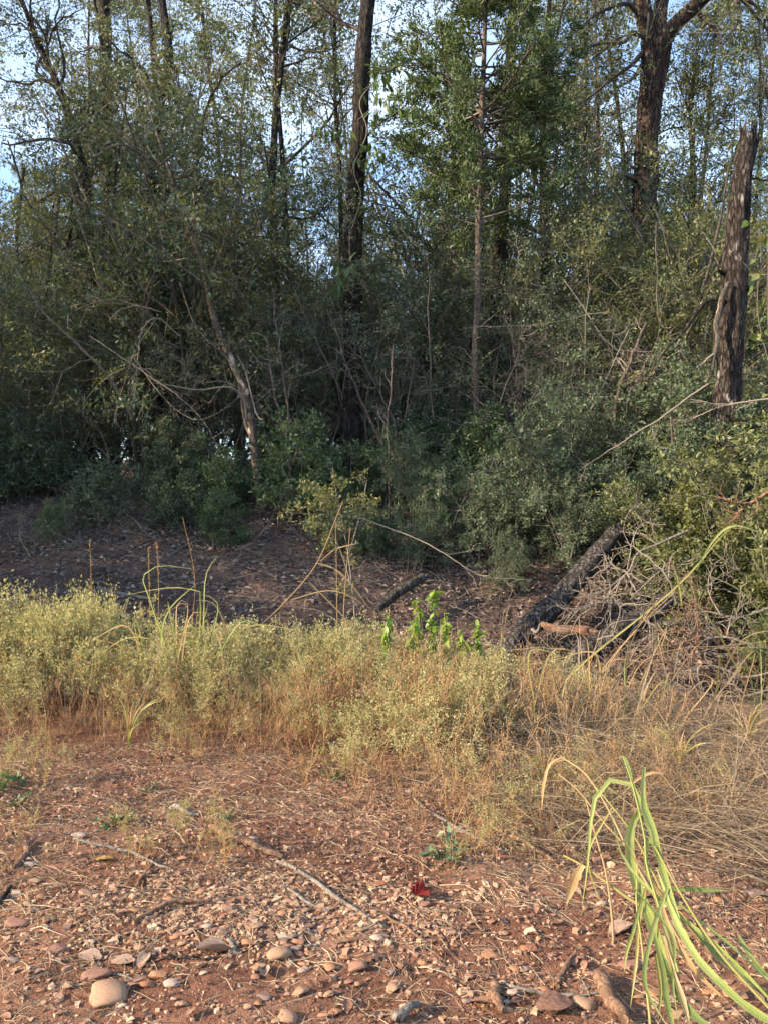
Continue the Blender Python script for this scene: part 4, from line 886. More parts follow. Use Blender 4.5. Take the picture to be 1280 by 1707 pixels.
# thin dry stems among the weeds
n = 900; x = rg.uniform(-4, 1.8, n); y = rg.uniform(5.0, 7.2, n)
P = strands(rg, x, y, rg.uniform(.35, .85, n), rg.uniform(0, 6.3, n), np.clip(rg.normal(1.25, .2, n), .6, 1.55), 7, .05, .06)
g = Geo(); ribbons(g, P, rg.uniform(.0025, .005, n), np.clip(rg.normal(.5, .3, n), 0, 1))
tag(g.obj('thin_dry_stems', M['straw']), 'thin dry grass stems standing through the weed strip', 'grass', kind='stuff')
# straw, stalks and needles lying on the road shoulder
n = 19000; x = rg.uniform(-2.9, 2.6, n); y = 2.0+3.2*rg.random(n)**1.2
kp = fbm(x*1.9+5, y*2.4, 3, 53)+.10 > rg.uniform(-.4, .4, n); x, y = x[kp], y[kp]; n = len(x)
P = strands(rg, x, y, rg.uniform(.03, .22, n)*np.interp(y, [2, 3.5, 5], [.7, 1.1, 1.2]), rg.uniform(0, 6.3, n), 0*x, 4, 0, .25, True)
g = Geo(); ribbons(g, P, rg.uniform(.0018, .0045, n), np.clip(rg.normal(.55, .28, n), 0, 1))
tag(g.obj('loose_straw', M['straw']), 'loose straw and needles strewn over the red soil', 'straw', kind='stuff')

def litter(rg, n, x, y, size, mat, name, label, cat, lift=.012, curl=.35):
    A = rg.normal(size=(n, 3)); A[:, 2] *= .25; N = rg.normal(size=(n, 3))*.45; N[:, 2] += 1
    C = np.stack([x, y, H(x, y)+rg.uniform(.002, lift, n)], 1)
    s = size*rg.uniform(.4, 1.4, n)*np.clip(y/3.6, .6, 1); g = Geo(); g.leaves(C, A, N, s, s*rg.uniform(.22, .6, n), 0, rg.random(n), curl)
    return tag(g.obj(name, M[mat]), label, cat, kind='stuff')
rg = np.random.default_rng(751)
n = 46000; x = rg.uniform(-3.0, 2.8, n); y = 2.0+3.4*rg.random(n)**1.15
kp = fbm(x*1.6, y*2.2, 3, 51)+.12-.16*np.clip((3.5-y)/.8, 0, 1) > rg.uniform(-.35, .35, n); x, y = x[kp], y[kp]; n = len(x)
litter(rg, n, x, y, .026, 'litter_near', 'leaf_fragments', 'brown leaf fragments and chips scattered on the road shoulder', 'leaf litter', .018, .5)
n = 42000; y = rg.uniform(7.9, 16.5, n); x = rg.uniform(-.62, .62, n)*y
litter(rg, n, x, y, .085, 'litter', 'bank_leaf_litter', 'grey brown dead leaves covering the shaded bank', 'leaf litter', .05, .5)
n = 5000; y = rg.uniform(8.6, 14.0, n); x = rg.uniform(-.6, .6, n)*y
P = strands(rg, x, y, rg.uniform(.15, .9, n), rg.uniform(0, 6.3, n), rg.uniform(-.1, .25, n), 6, .05, .16); P[:, :, 2] += rg.uniform(.01, .05, n)[:, None]
g = Geo(); strips(g, P, rg.uniform(.002, .006, n)[:, None]*np.linspace(1, .5, 6)[None])
tag(g.obj('bank_twigs', M['twig']), 'fine grey twigs strewn over the leaf litter of the bank', 'twigs', kind='stuff')

# gravel: fine bits joined, larger stones single
ICO_V = None
def ico(sub):
    import bmesh
    bm = bmesh.new(); bmesh.ops.create_icosphere(bm, subdivisions=sub, radius=1)
    v = np.array([q.co[:] for q in bm.verts]); f = np.array([[l.vert.index for l in q.loops] for q in bm.faces]); bm.free()
    return v, np.concatenate([f, f[:, 2:]], 1)
IV, IF = ico(1)
rg = np.random.default_rng(761)
IV = np.array([[x_, y_, z_] for x_ in (-.7, .7) for y_ in (-.7, .7) for z_ in (-.7, .7)]); IF = np.array([[0, 1, 3, 2], [4, 6, 7, 5], [0, 4, 5, 1], [2, 3, 7, 6], [0, 2, 6, 4], [1, 5, 7, 3]])
protos = [(IV*(1+.5*np.random.default_rng(k).uniform(-1, 1, (len(IV), 1)))*[1, .85, .6], IF, np.full(len(IF), .5), np.zeros(len(IF), int)) for k in range(6)]
n = 10000; x = rg.uniform(-2.5, 2.6, n); y = 1.95+2.6*rg.random(n)**1.4
n2 = 2600; x = np.concatenate([x, rg.normal(-.45, .42, n2)]); y = np.concatenate([y, rg.normal(2.95, .20, n2)])
keep = (y > 1.9) & (fbm(x*2.5, y*2.5, 3, 41)+.35*np.exp(-((y-2.95)/.35)**2) > rg.uniform(-.5, .35, len(x))); x, y = x[keep], y[keep]
s = np.clip(rg.lognormal(-5.1, .48, len(x)), .0028, .020)
g = Geo(); bake(g, protos, np.stack([x, y, H(x, y)+s*.2], 1), rg.uniform(0, 6.3, len(x)), s, rg, rg.uniform(-.5, .5, len(x)), .3)
tag(g.obj('gravel', M['gravel']), 'fine tan gravel and grit spread along the road edge', 'gravel', kind='stuff')

SV, SF = ico(3)
SV2, SF2 = ico(2)
def stone_mesh(seed, angular=.5, small=False):
    rg = np.random.default_rng(seed); v = (SV2 if small else SV).copy()
    for k in range(13):                         # flatten random facets, then roughen
        nrm = norm(rg.normal(size=3)); c = rg.uniform(.50, .88); d = v@nrm; v = v-np.outer(np.maximum(d-c, 0)*angular, nrm)
    v = v*(1+.10*vnoise(v[:, 0]*1.7+seed, v[:, 1]*1.7+v[:, 2]*1.3, seed)[:, None]*2+.03*fbm(v[:, 0]*6, v[:, 1]*6+v[:, 2]*5, 2, seed)[:, None]*2)
    g = Geo(); g.add(v, SF2 if small else SF, .5, 0, True); return g
SM = [[None]*12 for _ in range(9)]
def stone(px, py, w, h, mi, label, name='stone', group='larger stones on the road edge', yaw=None, var=None):
    var = (int(px)*7+int(py)*3) % 9 if var is None else var
    mk = mi+(6 if name == 'pebble' else 0)
    if SM[var][mk] is None: SM[var][mk] = stone_mesh(800+var, .6 if var % 3 == 0 else .95, name == 'pebble').mesh('stone', [STONES[mi]])
    p = ground_at(px, py+h*.30); sl = math.hypot(p[1], CAM_H)
    W = w/FPX*p[1]*(.46 if w > 50 else .52)
    o = link(name, SM[var][mk]); dp = W*random.uniform(.55, .8)
    o.scale = (W, dp, W*random.uniform(.26, .40)*(1.25 if h > w else 1)); o.location = (p[0], p[1]+dp*.3, p[2]+o.scale[2]*.42+.003)
    o.rotation_euler = (random.uniform(-.15, .15), random.uniform(-.2, .2), random.uniform(-.35, .35) if yaw is None else yaw)
    tag(o, label, 'stone', group); return o
TAN, ORG, PALE, GREY, PINK, RUST = range(6)
for a in [(182, 1660, 96, 50, TAN, 'largest flat tan stone at the bottom left', 'stone', 'larger stones on the road edge', .1, 0), (160, 1624, 50, 36, PINK, 'brown blocky stone behind the largest flat stone'), (262, 1622, 38, 34, ORG, 'reddish tan stone right of the largest flat stone'), (243, 1640, 32, 22, RUST, 'dark red stone touching the reddish tan one'),
          (285, 1640, 34, 20, PALE, 'white flat stone right of the dark red one'), (145, 1488, 30, 22, TAN, 'rounded tan stone alone at the left'), (132, 1505, 24, 15, PINK, 'small brown stone under the rounded tan one'), (290, 1498, 30, 22, ORG, 'orange tan stone behind the curved stick'),
          (462, 1590, 56, 36, TAN, 'large rounded tan stone left of centre at the bottom'), (496, 1565, 26, 38, ORG, 'upright orange stone leaning on the large rounded one'), (415, 1571, 32, 22, ORG, 'orange blocky stone left of the large rounded one'), (430, 1613, 30, 18, TAN, 'smooth tan cobble below the large rounded stone'),
          (503, 1651, 36, 26, TAN, 'tan stone at the bottom centre left'), (597, 1613, 46, 22, PINK, 'long flat pinkish stone at the bottom centre'), (552, 1610, 26, 28, ORG, 'orange stone left of the long flat pinkish one'), (627, 1562, 28, 30, PALE, 'pale yellowish stone in the straw at centre'),
          (656, 1645, 32, 28, TAN, 'tan stone at the bottom centre'), (707, 1604, 26, 28, ORG, 'pointed tan stone below the red leaf'), (748, 1552, 30, 22, TAN, 'tan stone standing alone below the red leaf, right'), (818, 1590, 42, 26, ORG, 'orange block shaped stone right of bottom centre'),
          (872, 1613, 20, 22, GREY, 'small grey oval stone right of the orange block'), (903, 1650, 30, 26, ORG, 'yellowish cube like stone near the bottom right'), (977, 1645, 26, 18, GREY, 'speckled grey stone near the bottom right'), (975, 1672, 46, 28, TAN, 'tan flat stone under the speckled grey one'),
          (1050, 1602, 54, 44, PINK, 'large brown stone behind the green grass blades'), (880, 1578, 34, 32, RUST, 'rust brown rough stone right of bottom centre'), (852, 1655, 26, 18, PALE, 'pale grey pebble at the bottom right of centre'), (131, 1389, 28, 30, PALE, 'whitish stone beside the low green herb at left'),
          (363, 1499, 20, 18, PALE, 'small white stone right of the curved stick'), (28, 1539, 40, 24, PINK, 'reddish stone at the left edge'), (55, 1468, 28, 20, TAN, 'tan stone at the left edge beside the short stick'), (50, 1440, 20, 13, PALE, 'small pale stone by the short stick at the left edge'),
          (628, 1470, 32, 28, RUST, 'dark red clod left of the red leaf'), (420, 1397, 20, 16, PALE, 'pale pebble above the brown stick at left'), (335, 1487, 24, 16, ORG, 'orange pebble above the curved stick'), (95, 1582, 40, 26, PINK, 'dull brown stone at the left bottom'),
          (440, 1661, 26, 18, GREY, 'grey flat pebble at the bottom left of centre'), (265, 1583, 16, 14, PALE, 'small white quartz pebble at bottom left'), (1090, 1655, 44, 30, ORG, 'orange stone among the green blade bases'), (1180, 1570, 40, 26, TAN, 'tan stone right of the green blades'), (1225, 1655, 46, 34, ORG, 'orange tan stone at the bottom right corner'), (1255, 1488, 44, 22, GREY, 'pale grey rock slab at the right edge'),
          (305, 1672, 30, 22, TAN, 'olive tan stone at the bottom left'), (480, 1700, 46, 22, TAN, 'tan stone cut by the bottom edge'), (560, 1686, 30, 22, ORG, 'orange stone at the bottom edge, centre'), (1130, 1690, 34, 20, TAN, 'tan stone at the bottom edge under the blades'), (20, 1600, 26, 16, GREY, 'grey stone at the left bottom edge')]:
    stone(*a)
rs = random.Random(9)
names = ['tan', 'orange', 'pale', 'grey', 'pinkish', 'rust brown']
for k in range(260):
    py = 1475+230*rs.random()**.8; px = rs.uniform(0, 1280)
    if k % 3 == 0: px, py = rs.gauss(460, 130), rs.gauss(1545, 22)
    w = rs.uniform(8, 24); mi = rs.choice([0, 0, 1, 1, 2, 3, 4, 4])
    third = 'left' if px < 427 else 'middle' if px < 853 else 'right'
    stone(px, py, w, w*rs.uniform(.6, .9), mi, f'small {names[mi]} pebble among the loose stones, {third} third of the foreground', 'pebble', f'small {names[mi]} pebbles, {third} third')

# single dry leaves
def curled_leaf(seed, mat, L=1., W=.6):
    rg = np.random.default_rng(seed); n = 6; t = np.linspace(0, 1, n)
    w = W*np.sin(np.pi*np.clip(t, .04, .97)**.8)*.5; g = Geo(); rows = []
    c = rg.uniform(.2, .9); tw = rg.uniform(-.8, .8)
    for u in (-1, -.5, 0, .5, 1):
        rows.append(np.stack([t*L-.5*L, w*u*np.cos(tw*t*.5), c*(u*u)*w+.22*rg.uniform(-.3, 1)*np.sin(t*3)+.05*rg.random(n)+tw*u*w*t*.5], 1))
    V = np.concatenate(rows); F = [[r*n+i, r*n+i+1, (r+1)*n+i+1, (r+1)*n+i] for r in range(4) for i in range(n-1)]
    g.add(V, F, rg.uniform(.2, .9), 0, True); return g.mesh('dry_leaf', [mat])
brownm = [stone_mat('brown_dry_leaf', (.07, .036, .026), (.20, .115, .08), 5), stone_mat('tan_dry_leaf', (.14, .08, .052), (.30, .195, .14), 5)]
LM = [curled_leaf(820+k, brownm[k % 2]) for k in range(8)]
def dry_leaf(px, py, w, label, me, group=None, name='dry_leaf', cat='leaf', rz=None):
    p = ground_at(px, py); s = w/FPX*math.hypot(p[1], CAM_H)
    o = link(name, me); o.location = p+[0, 0, .006+s*.05]; o.scale = (s, s, s*.5)
    o.rotation_euler = (rs.uniform(-.3, .3), rs.uniform(-.3, .3), rs.uniform(0, 6.3) if rz is None else rz); tag(o, label, cat, group); return o
palem = stone_mat('pale_dry_leaf', (.17, .12, .09), (.36, .28, .22), 5)
PL = [curled_leaf(840+k, palem) for k in range(3)]
dry_leaf(360, 1592, 56, 'pale crumpled dry leaf left of the large rounded stone', PL[0], rz=.3); dry_leaf(205, 1610, 34, 'pale curled leaf beside the brown blocky stone', PL[1]); dry_leaf(242, 1603, 30, 'light curled leaf standing behind the dark red stone', PL[2], rz=1.2)
dry_leaf(440, 1625, 30, 'white dry leaf at the bottom left of centre', PL[0]); dry_leaf(955, 1490, 30, 'tan dry blade fragment left of the green grass', PL[1], rz=2.); dry_leaf(1035, 1555, 44, 'tan curled leaf behind the green blades', PL[2], rz=.4)
dry_leaf(150, 1600, 36, 'pale grey leaf left of the brown blocky stone', PL[1]); dry_leaf(925, 1685, 60, 'reddish brown flat leaf at the bottom right', LM[2], rz=.35); dry_leaf(805, 1680, 40, 'tan curled leaf at the bottom right of centre', LM[4])
for k in range(110):
    py = 1330+375*rs.random()**.7; px = rs.uniform(0, 1280); third = 'left' if px < 427 else 'middle' if px < 853 else 'right'
    row = 'near the bottom edge' if py > 1580 else 'between stones and weeds'
    dry_leaf(px, py, rs.uniform(11, 24), f'small curled brown dry leaf {row}, {third} third of the picture', rs.choice(LM), f'dry leaves {row}, {third} third')
# the red leaf: a pleated fan
g = Geo(); n = 15; V = [[0, 0, 0]]
for i in range(n):
    a = math.radians(-20+i*11); r = 1.0+.12*math.sin(i*1.7)-.25*abs(i-7)/7; V.append([r*.5*math.cos(a), r*.4*math.sin(a), .2+.09*(-1)**i]); 
for i in range(n):
    a = math.radians(-20+i*11); r = 1.0+.12*math.sin(i*1.7)-.25*abs(i-7)/7; V.append([r*math.cos(a)*.8, r*math.sin(a)*.62, .16+.13*(-1)**i+.16*math.sin(i*.9)])
F = [[0, 1+i, 2+i, 2+i] for i in range(n-1)]+[[1+i, 1+n+i, 2+n+i, 2+i] for i in range(n-1)]
g.add(np.array(V), F, np.random.default_rng(2).random(len(F)))
p = ground_at(705, 1500); o = g.obj('red_leaf', M['redleaf']); o.location = p+[-.03, 0, .012]; o.scale = (.085, .085, .085); o.rotation_euler = (.55, -.1, -.25)
tag(o, 'bright red folded leaf lying on the straw', 'leaf')
YL = [curled_leaf(850+k, M['yellow']) for k in range(2)]
for (px, py, w, lab) in [(283, 1228, 18, 'yellow leaf at the foot of the weeds, left'), (231, 1336, 14, 'small yellow leaf on the soil at left'), (172, 1436, 30, 'yellow brown leaf above the rounded tan stone'), (85, 1332, 16, 'yellow leaf beside the sprouting herb at far left')]:
    dry_leaf(px, py, w, lab, YL[px % 2], name='yellow_leaf')

# sticks on the soil
for k, (p, w, mt, lab) in enumerate([
    ([(352, 1384), (400, 1408), (440, 1425), (478, 1432)], 11, 'stick', 'brown stick lying on the soil left of centre'), ([(222, 1543), (250, 1527), (290, 1512), (342, 1509)], 8, 'stick', 'curved grey brown stick among the stones at left'),
    ([(30, 1452), (42, 1428), (56, 1405)], 11, 'stick', 'short thick stick near the left edge'), ([(0, 1515), (10, 1497), (20, 1482)], 8, 'bark', 'short dark stick at the left edge'), ([(262, 1533), (240, 1468), (275, 1430)], 4, 'stick', 'thin bent twig behind the rounded tan stone'),
    ([(130, 1405), (210, 1425), (290, 1458)], 5, 'deadwood', 'thin straight pale twig below the green herb'), ([(225, 1485), (245, 1460), (262, 1440)], 5, 'stick', 'short thin stick crossing the pale twig'), ([(462, 1440), (530, 1482), (580, 1512), (640, 1552)], 6, 'deadwood', 'long straw coloured stalk slanting to the pale yellowish stone'),
    ([(480, 1485), (520, 1510), (560, 1524)], 5, 'deadwood', 'pale stalk beside the long slanting stalk'), ([(285, 1352), (305, 1356), (332, 1362)], 8, 'deadwood', 'pale flat wood chip below the weeds'), ([(1000, 1640), (1022, 1675), (1045, 1715)], 22, 'stick', 'thick piece of brown wood at the bottom right'),
    ([(821, 1650), (828, 1672), (836, 1692)], 15, 'stick', 'short brown wood piece at the bottom right of centre'), ([(655, 1705), (672, 1694), (690, 1683)], 14, 'deadwood', 'grey brown wood chip at the bottom centre'), ([(928, 1652), (945, 1622), (957, 1592)], 8, 'stick', 'crooked stick beside the yellowish cube like stone'),
    ([(560, 1578), (600, 1566), (650, 1560)], 6, 'stick', 'thin brown stick left of the pale yellowish stone'), ([(835, 1645), (880, 1660), (960, 1662), (1010, 1655)], 5, 'deadwood', 'long thin pale stalk along the bottom right'), ([(270, 1601), (330, 1600), (372, 1598)], 5, 'bark', 'thin dark twig left of the pale crumpled leaf'),
    ([(140, 1637), (190, 1628), (240, 1645)], 4, 'deadwood', 'thin straw lying on the largest flat stone'), ([(640, 1530), (690, 1560), (740, 1585)], 4, 'stick', 'thin twig below the dark red clod'), ([(380, 1572), (392, 1588), (400, 1592)], 6, 'deadwood', 'short pale stalk beside the orange blocky stone'),
    ([(800, 1370), (870, 1410), (930, 1440)], 7, 'stick', 'brown stalk lying in the dry grass right of centre'), ([(690, 1335), (760, 1385), (840, 1420)], 5, 'deadwood', 'pale stalk lying at the edge of the dry grass'), ([(500, 1210), (580, 1260), (640, 1290)], 5, 'deadwood', 'pale thin stalk at the foot of the weeds')]):
    W = []
    for q in p:
        c = ground_at(*q); W.append(c)
    W = np.array(W); sl = math.hypot(W[0][1], CAM_H); r = w/FPX*sl*.5; W[:, 2] += r*.7+.004
    b = W[0].copy(); g = Geo(); trunk_mesh(g, W-b, [r*.9, r, r*.85, r*.6], 8, 28, .22, 30, 0, 860+k)
    o = g.obj('stick', M[mt]); o.location = b; tag(o, lab, 'stick')

# ------------------------------------------------------------------ grasses with single blades
def blade(parent, path, width, mat, seed=0, n=16, name='blade', tip=.06, base=.55, fold=.14):
    """path of (px, py, depth); a folded ribbon"""
    rg = np.random.default_rng(seed+int(path[0][0])); P = smooth_path(px_path(path), n)
    if P[0][2] < H(P[0][0], P[0][1])+.02: P[0][2] = H(P[0][0], P[0][1])-.01
    b = parent_loc(parent); t = np.linspace(0, 1, n)
    sl = np.mean([p[2] for p in path]); w = width/FPX*sl*np.minimum(np.interp(t, [0, .3, .7, 1], [base, 1, .85, tip]), 1)
    T = norm(np.gradient(P, axis=0)); view = norm(np.array([rg.normal()*.3, -1, .45+rg.normal()*.25]))
    tw = rg.uniform(-.6, .6)
    S = norm(np.cross(T, view)); Nn = np.cross(S, T); a = (tw*(t-.5))[:, None]; S2 = S*np.cos(a)+Nn*np.sin(a)
    cols = ((-.5, 0.), (-.24, -fold*.6), (-.04, -fold), (.04, -fold), (.24, -fold*.6), (.5, 0.)); nc = len(cols)
    rag = 1+.10*rg.normal(size=(n, 2))
    V = np.stack([P+S2*(w*c*(rag[:, 0] if c < -.4 else rag[:, 1] if c > .4 else 1))[:, None]+Nn*w[:, None]*f_ for c, f_ in cols], 1)-b
    F = [[i*nc+j, i*nc+j+1, (i+1)*nc+j+1, (i+1)*nc+j] for i in range(n-1) for j in range(nc-1)]
    rr = (.40+.22*np.sin(t[:-1]*5+seed)+.08*rg.normal(size=n-1))[:, None]+np.array([.12, -.10, .38, -.06, .05])[None]
    dry = np.clip((t[:-1]-rg.uniform(.72, .95))*6, 0, 1)[:, None]      # browned tips
    g = Geo(); g.add(V, F, np.clip(np.clip(rr, 0, .72)+dry*.5, 0, 1).reshape(-1), 0, True)
    return g.obj(name, M[mat], parent)
def culm(parent, path, width, mat, seed=0, n=20):
    P = smooth_path(px_path(path), n); sl = np.mean([p[2] for p in path]); r = width/FPX*sl*.5
    if P[0][2] < H(P[0][0], P[0][1])+.05: P[0][2] = H(P[0][0], P[0][1])-.02
    g = Geo(); g.tubes((P-parent_loc(parent))[None], np.linspace(r, r*.55, n)[None], 6); return g.obj('culm', M[mat], parent)
def grass_thing(name, label, loc, items, cat='grass'):
    o = empty(name, loc); tag(o, label, cat)
    for k, (kind, path, w, mt) in enumerate(items):
        (culm if kind == 'c' else blade)(o, path, w, mt, seed=k)
    return o
def dep(pts, Y, dy=0.): return [(p[0], p[1], Y+dy*i) for i, p in enumerate(pts)]
G1 = [
 ('b', dep([(1285, 1700), (1200, 1640), (1140, 1560), (1100, 1440), (1070, 1345), (1049, 1304), (1024, 1297), (1001, 1314), (987, 1342), (982, 1386), (979, 1442), (973, 1481), (969, 1512)], 2.5, .025), 10, 'grass_green'),
 ('b', dep([(1066, 1353), (1054, 1370), (1049, 1403), (1052, 1442), (1063, 1481), (1080, 1526), (1096, 1571), (1108, 1601), (1125, 1650)], 2.72, -.02), 22, 'grass_green'),
 ('b', dep([(1073, 1278), (1071, 1314), (1074, 1347), (1088, 1381), (1096, 1420), (1105, 1453), (1119, 1498), (1140, 1560)], 2.8, -.02), 13, 'grass_green'),
 ('c', dep([(1130, 1620), (1100, 1520), (1077, 1442), (1074, 1398), (1063, 1347), (1052, 1303), (1038, 1261)], 2.62, .03), 5, 'grass_green'),
 ('b', dep([(1052, 1300), (1046, 1280), (1038, 1262), (1030, 1262)], 2.8), 10, 'grass_green'),
 ('b', dep([(1286, 1705), (1256, 1688), (1205, 1643), (1163, 1599), (1133, 1551), (1119, 1520), (1105, 1481), (1093, 1446)], 2.5, .03), 14, 'grass_green'),
 ('b', dep([(1113, 1481), (1149, 1483), (1214, 1485)], 2.75), 8, 'grass_dark'),
 ('b', dep([(1290, 1668), (1247, 1632), (1205, 1601), (1163, 1560), (1124, 1518), (1098, 1470)], 2.52, .03), 13, 'grass_dark'),
 ('b', dep([(1185, 1715), (1152, 1688), (1130, 1655), (1113, 1615), (1100, 1580)], 2.45, .02), 15, 'grass_dark'),
 ('b', dep([(1122, 1715), (1110, 1666), (1105, 1621), (1096, 1579), (1085, 1530)], 2.5, .02), 12, 'grass_dark'),
 ('c', dep([(1084, 1712), (1074, 1621), (1068, 1565), (1060, 1504), (1062, 1440)], 2.45, .04), 5, 'grass_yel'),
 ('b', dep([(1150, 1710), (1128, 1640), (1110, 1560), (1090, 1500)], 2.5, .02), 11, 'grass_yel'),
 ('b', dep([(1095, 1420), (1080, 1400), (1076, 1440), (1080, 1470)], 2.75), 9, 'grass_green'),
 ('b', dep([(1200, 1660), (1160, 1620), (1120, 1560), (1100, 1500), (1085, 1470)], 2.6, .02), 9, 'grass_dry'),
 ('c', dep([(1290, 1690), (1200, 1590), (1140, 1500), (1090, 1410)], 2.55, .06), 6, 'grass_yel'),
 ('b', dep([(1068, 1500), (1055, 1550), (1043, 1590), (1040, 1620)], 2.7), 7, 'grass_green'),
 ('b', dep([(1075, 1480), (1064, 1540), (1060, 1600), (1050, 1680)], 2.65), 6, 'grass_yel'),
 ('b', dep([(1105, 1560), (1118, 1610), (1140, 1670), (1150, 1720)], 2.55), 9, 'grass_dry'),
 ('b', dep([(1092, 1590), (1100, 1650), (1096, 1700)], 2.5), 8, 'grass_yel'),
 ('b', dep([(1230, 1560), (1255, 1600), (1290, 1640)], 2.6), 9, 'grass_dark'),
]
rgx = np.random.default_rng(35)
for j in range(5):
    a_ = rgx.uniform(0, 1); sx = 1290+rgx.normal()*15; ex = 1090+rgx.normal()*30; ey = 1450+rgx.normal()*50
    if j % 3 == 0: G1.append(('b', dep([(1080+rgx.normal()*22, 1480), (1085+rgx.normal()*18, 1560), (1100+rgx.normal()*18, 1640), (1115+rgx.normal()*30, 1715)], 2.6+.1*rgx.random(), -.03), rgx.uniform(4, 10), str(rgx.choice(['grass_green', 'grass_yel', 'grass_dry', 'grass_dark']))))
    else: G1.append(('b', dep([(sx, 1690+rgx.normal()*15), (sx*.6+ex*.4, 1690-.45*(1690-ey)+rgx.normal()*8), (ex, ey), (ex-14+rgx.normal()*14, ey-60+rgx.normal()*30)], 2.5+.1*rgx.random(), .04), rgx.uniform(4, 9), str(rgx.choice(['grass_green', 'grass_yel', 'grass_dry', 'grass_dark', 'grass_yel']))))
G1 = [(a_, [(p[0], p[1], 2.20+(1700-p[1])/420*.38+.05*math.sin(k_*2.1)) for p in p_], w_*.95, m_) for k_, (a_, p_, w_, m_) in enumerate(G1)]
grass_thing('green_grass_clump', 'bright green wide bladed grass clump leaning in at the bottom right', np.array([1.15, 2.2, 0.0]), G1)
G2 = [
 ('c', dep([(1150, 1600), (1105, 1520), (1066, 1453), (1043, 1412), (1024, 1370), (996, 1319), (971, 1286), (935, 1262)], 2.75, .06), 5, 'grass_dry'),
 ('c', dep([(1120, 1560), (1080, 1470), (1050, 1420), (1005, 1370), (965, 1320), (930, 1290)], 2.8, .06), 4, 'grass_dry'),
 ('c', dep([(1110, 1530), (1057, 1504), (1013, 1473), (974, 1445), (938, 1426)], 2.8, .04), 6, 'grass_yel'),
 ('b', dep([(971, 1442), (962, 1455), (954, 1475), (942, 1508)], 2.9), 16, 'grass_dry'),
 ('c', dep([(1018, 1606), (1021, 1551), (1010, 1459), (990, 1386), (975, 1330)], 2.72, .08), 5, 'grass_dry'),
 ('b', dep([(935, 1262), (915, 1275), (905, 1310), (902, 1350)], 3.2), 5, 'grass_dry'),
 ('c', dep([(1100, 1480), (1060, 1400), (1020, 1345), (990, 1310)], 2.9, .05), 4, 'grass_yel'),
 ('b', dep([(1105, 1290), (1085, 1288), (1060, 1300), (1030, 1330)], 3.0), 5, 'grass_dry'),
 ('b', dep([(1130, 1520), (1180, 1580), (1240, 1640), (1290, 1700)], 2.7, -.05), 9, 'grass_dry'),
 ('b', dep([(1020, 1345), (980, 1420), (990, 1480), (1008, 1510)], 2.9), 4, 'grass_yel'),
]
grass_thing('dry_grass_stalks', 'bent dry tan grass stalks behind the bright green blades', ground_at(1150, 1600), G2)
Y0 = 5.9
G3 = [('b', dep(p, Y0+.1*k % .5), w, m) for k, (p, w, m) in enumerate([
 ([(300, 1190), (270, 1080), (280, 1020), (320, 980), (332, 970)], 7, 'grass_green'), ([(315, 1195), (250, 1000), (240, 960), (270, 943), (330, 950)], 6, 'grass_green'), ([(320, 1190), (335, 1010), (325, 985), (280, 980), (210, 992)], 6, 'grass_yel'),
 ([(322, 1195), (338, 1060), (342, 970), (350, 945), (364, 925)], 6, 'grass_green'), ([(306, 1197), (320, 1150), (330, 1075), (348, 1005)], 6, 'grass_green'), ([(370, 1180), (374, 1150), (368, 1075), (350, 1040)], 9, 'grass_dry'), ([(300, 1190), (265, 1080), (215, 1063), (165, 1092)], 5, 'grass_yel'),
 ([(310, 1200), (300, 1120), (270, 1160), (250, 1140)], 5, 'grass_green'), ([(312, 1200), (316, 1100), (316, 1050), (300, 1048)], 5, 'grass_yel'), ([(380, 1175), (385, 1080), (360, 1010), (330, 1000)], 6, 'grass_dry'), ([(445, 1220), (455, 1150), (468, 1090), (476, 1065)], 6, 'grass_dark'), ([(445, 1215), (455, 1160), (490, 1120), (510, 1100)], 4, 'grass_green')])]
G3 = [(a_, p_, w_*.45, m_) for (a_, p_, w_, m_) in G3]
rgx = np.random.default_rng(31)
for j in range(26):
    bx = 300+rgx.normal()*28; t_ = rgx.uniform(1000, 1120); lx = bx+rgx.normal()*40
    G3.append(('b', dep([(bx, 1200), (bx*.7+lx*.3, (1200+t_)/2), (lx, t_), (lx+rgx.normal()*45, t_+rgx.uniform(-25, 40))], 5.7+rgx.random()*.6), rgx.uniform(2, 3.6), str(rgx.choice(['grass_green', 'grass_yel', 'grass_dry', 'grass_dry']))))
grass_thing('tall_green_grass', 'tall arching green grass clump standing in the weeds at left', ground_at(310, 1205), G3)
for k, (p, Y, lab) in enumerate([([(152, 1060), (153, 980), (150, 900)], 6.6, 'thin reddish seed stalk at the far left of the weeds'), ([(251, 1060), (250, 990), (248, 912)], 6.6, 'thin reddish seed stalk left of the tall green grass'), ([(264, 1060), (265, 980), (262, 903)], 6.7, 'thin reddish seed stalk nearest to the tall green grass'), ([(321, 1050), (325, 960), (305, 862)], 6.9, 'tallest thin seed stalk leaning over the tall green grass')]):
    w = px_path(dep(p, Y)); b = np.array([w[0][0], Y, float(H(w[0][0], Y))]); o = empty('seed_stalk', b); tag(o, lab, 'grass stalk')
    P = smooth_path(np.vstack([b-[0, 0, .02], w])-b, 16); g = Geo(); g.tubes(P[None], np.linspace(.0035, .0018, 16)[None], 5); g.obj('culm', M['redweed'], o)
    rg = np.random.default_rng(880+k); g = Geo(); pp = np.repeat(P[None, 8:], 8, 0); scatter_leaves(rg, g, pp, 4, .026, .2, .004, 0, 1.2); g.obj('seed_head', M['redweed'], o)
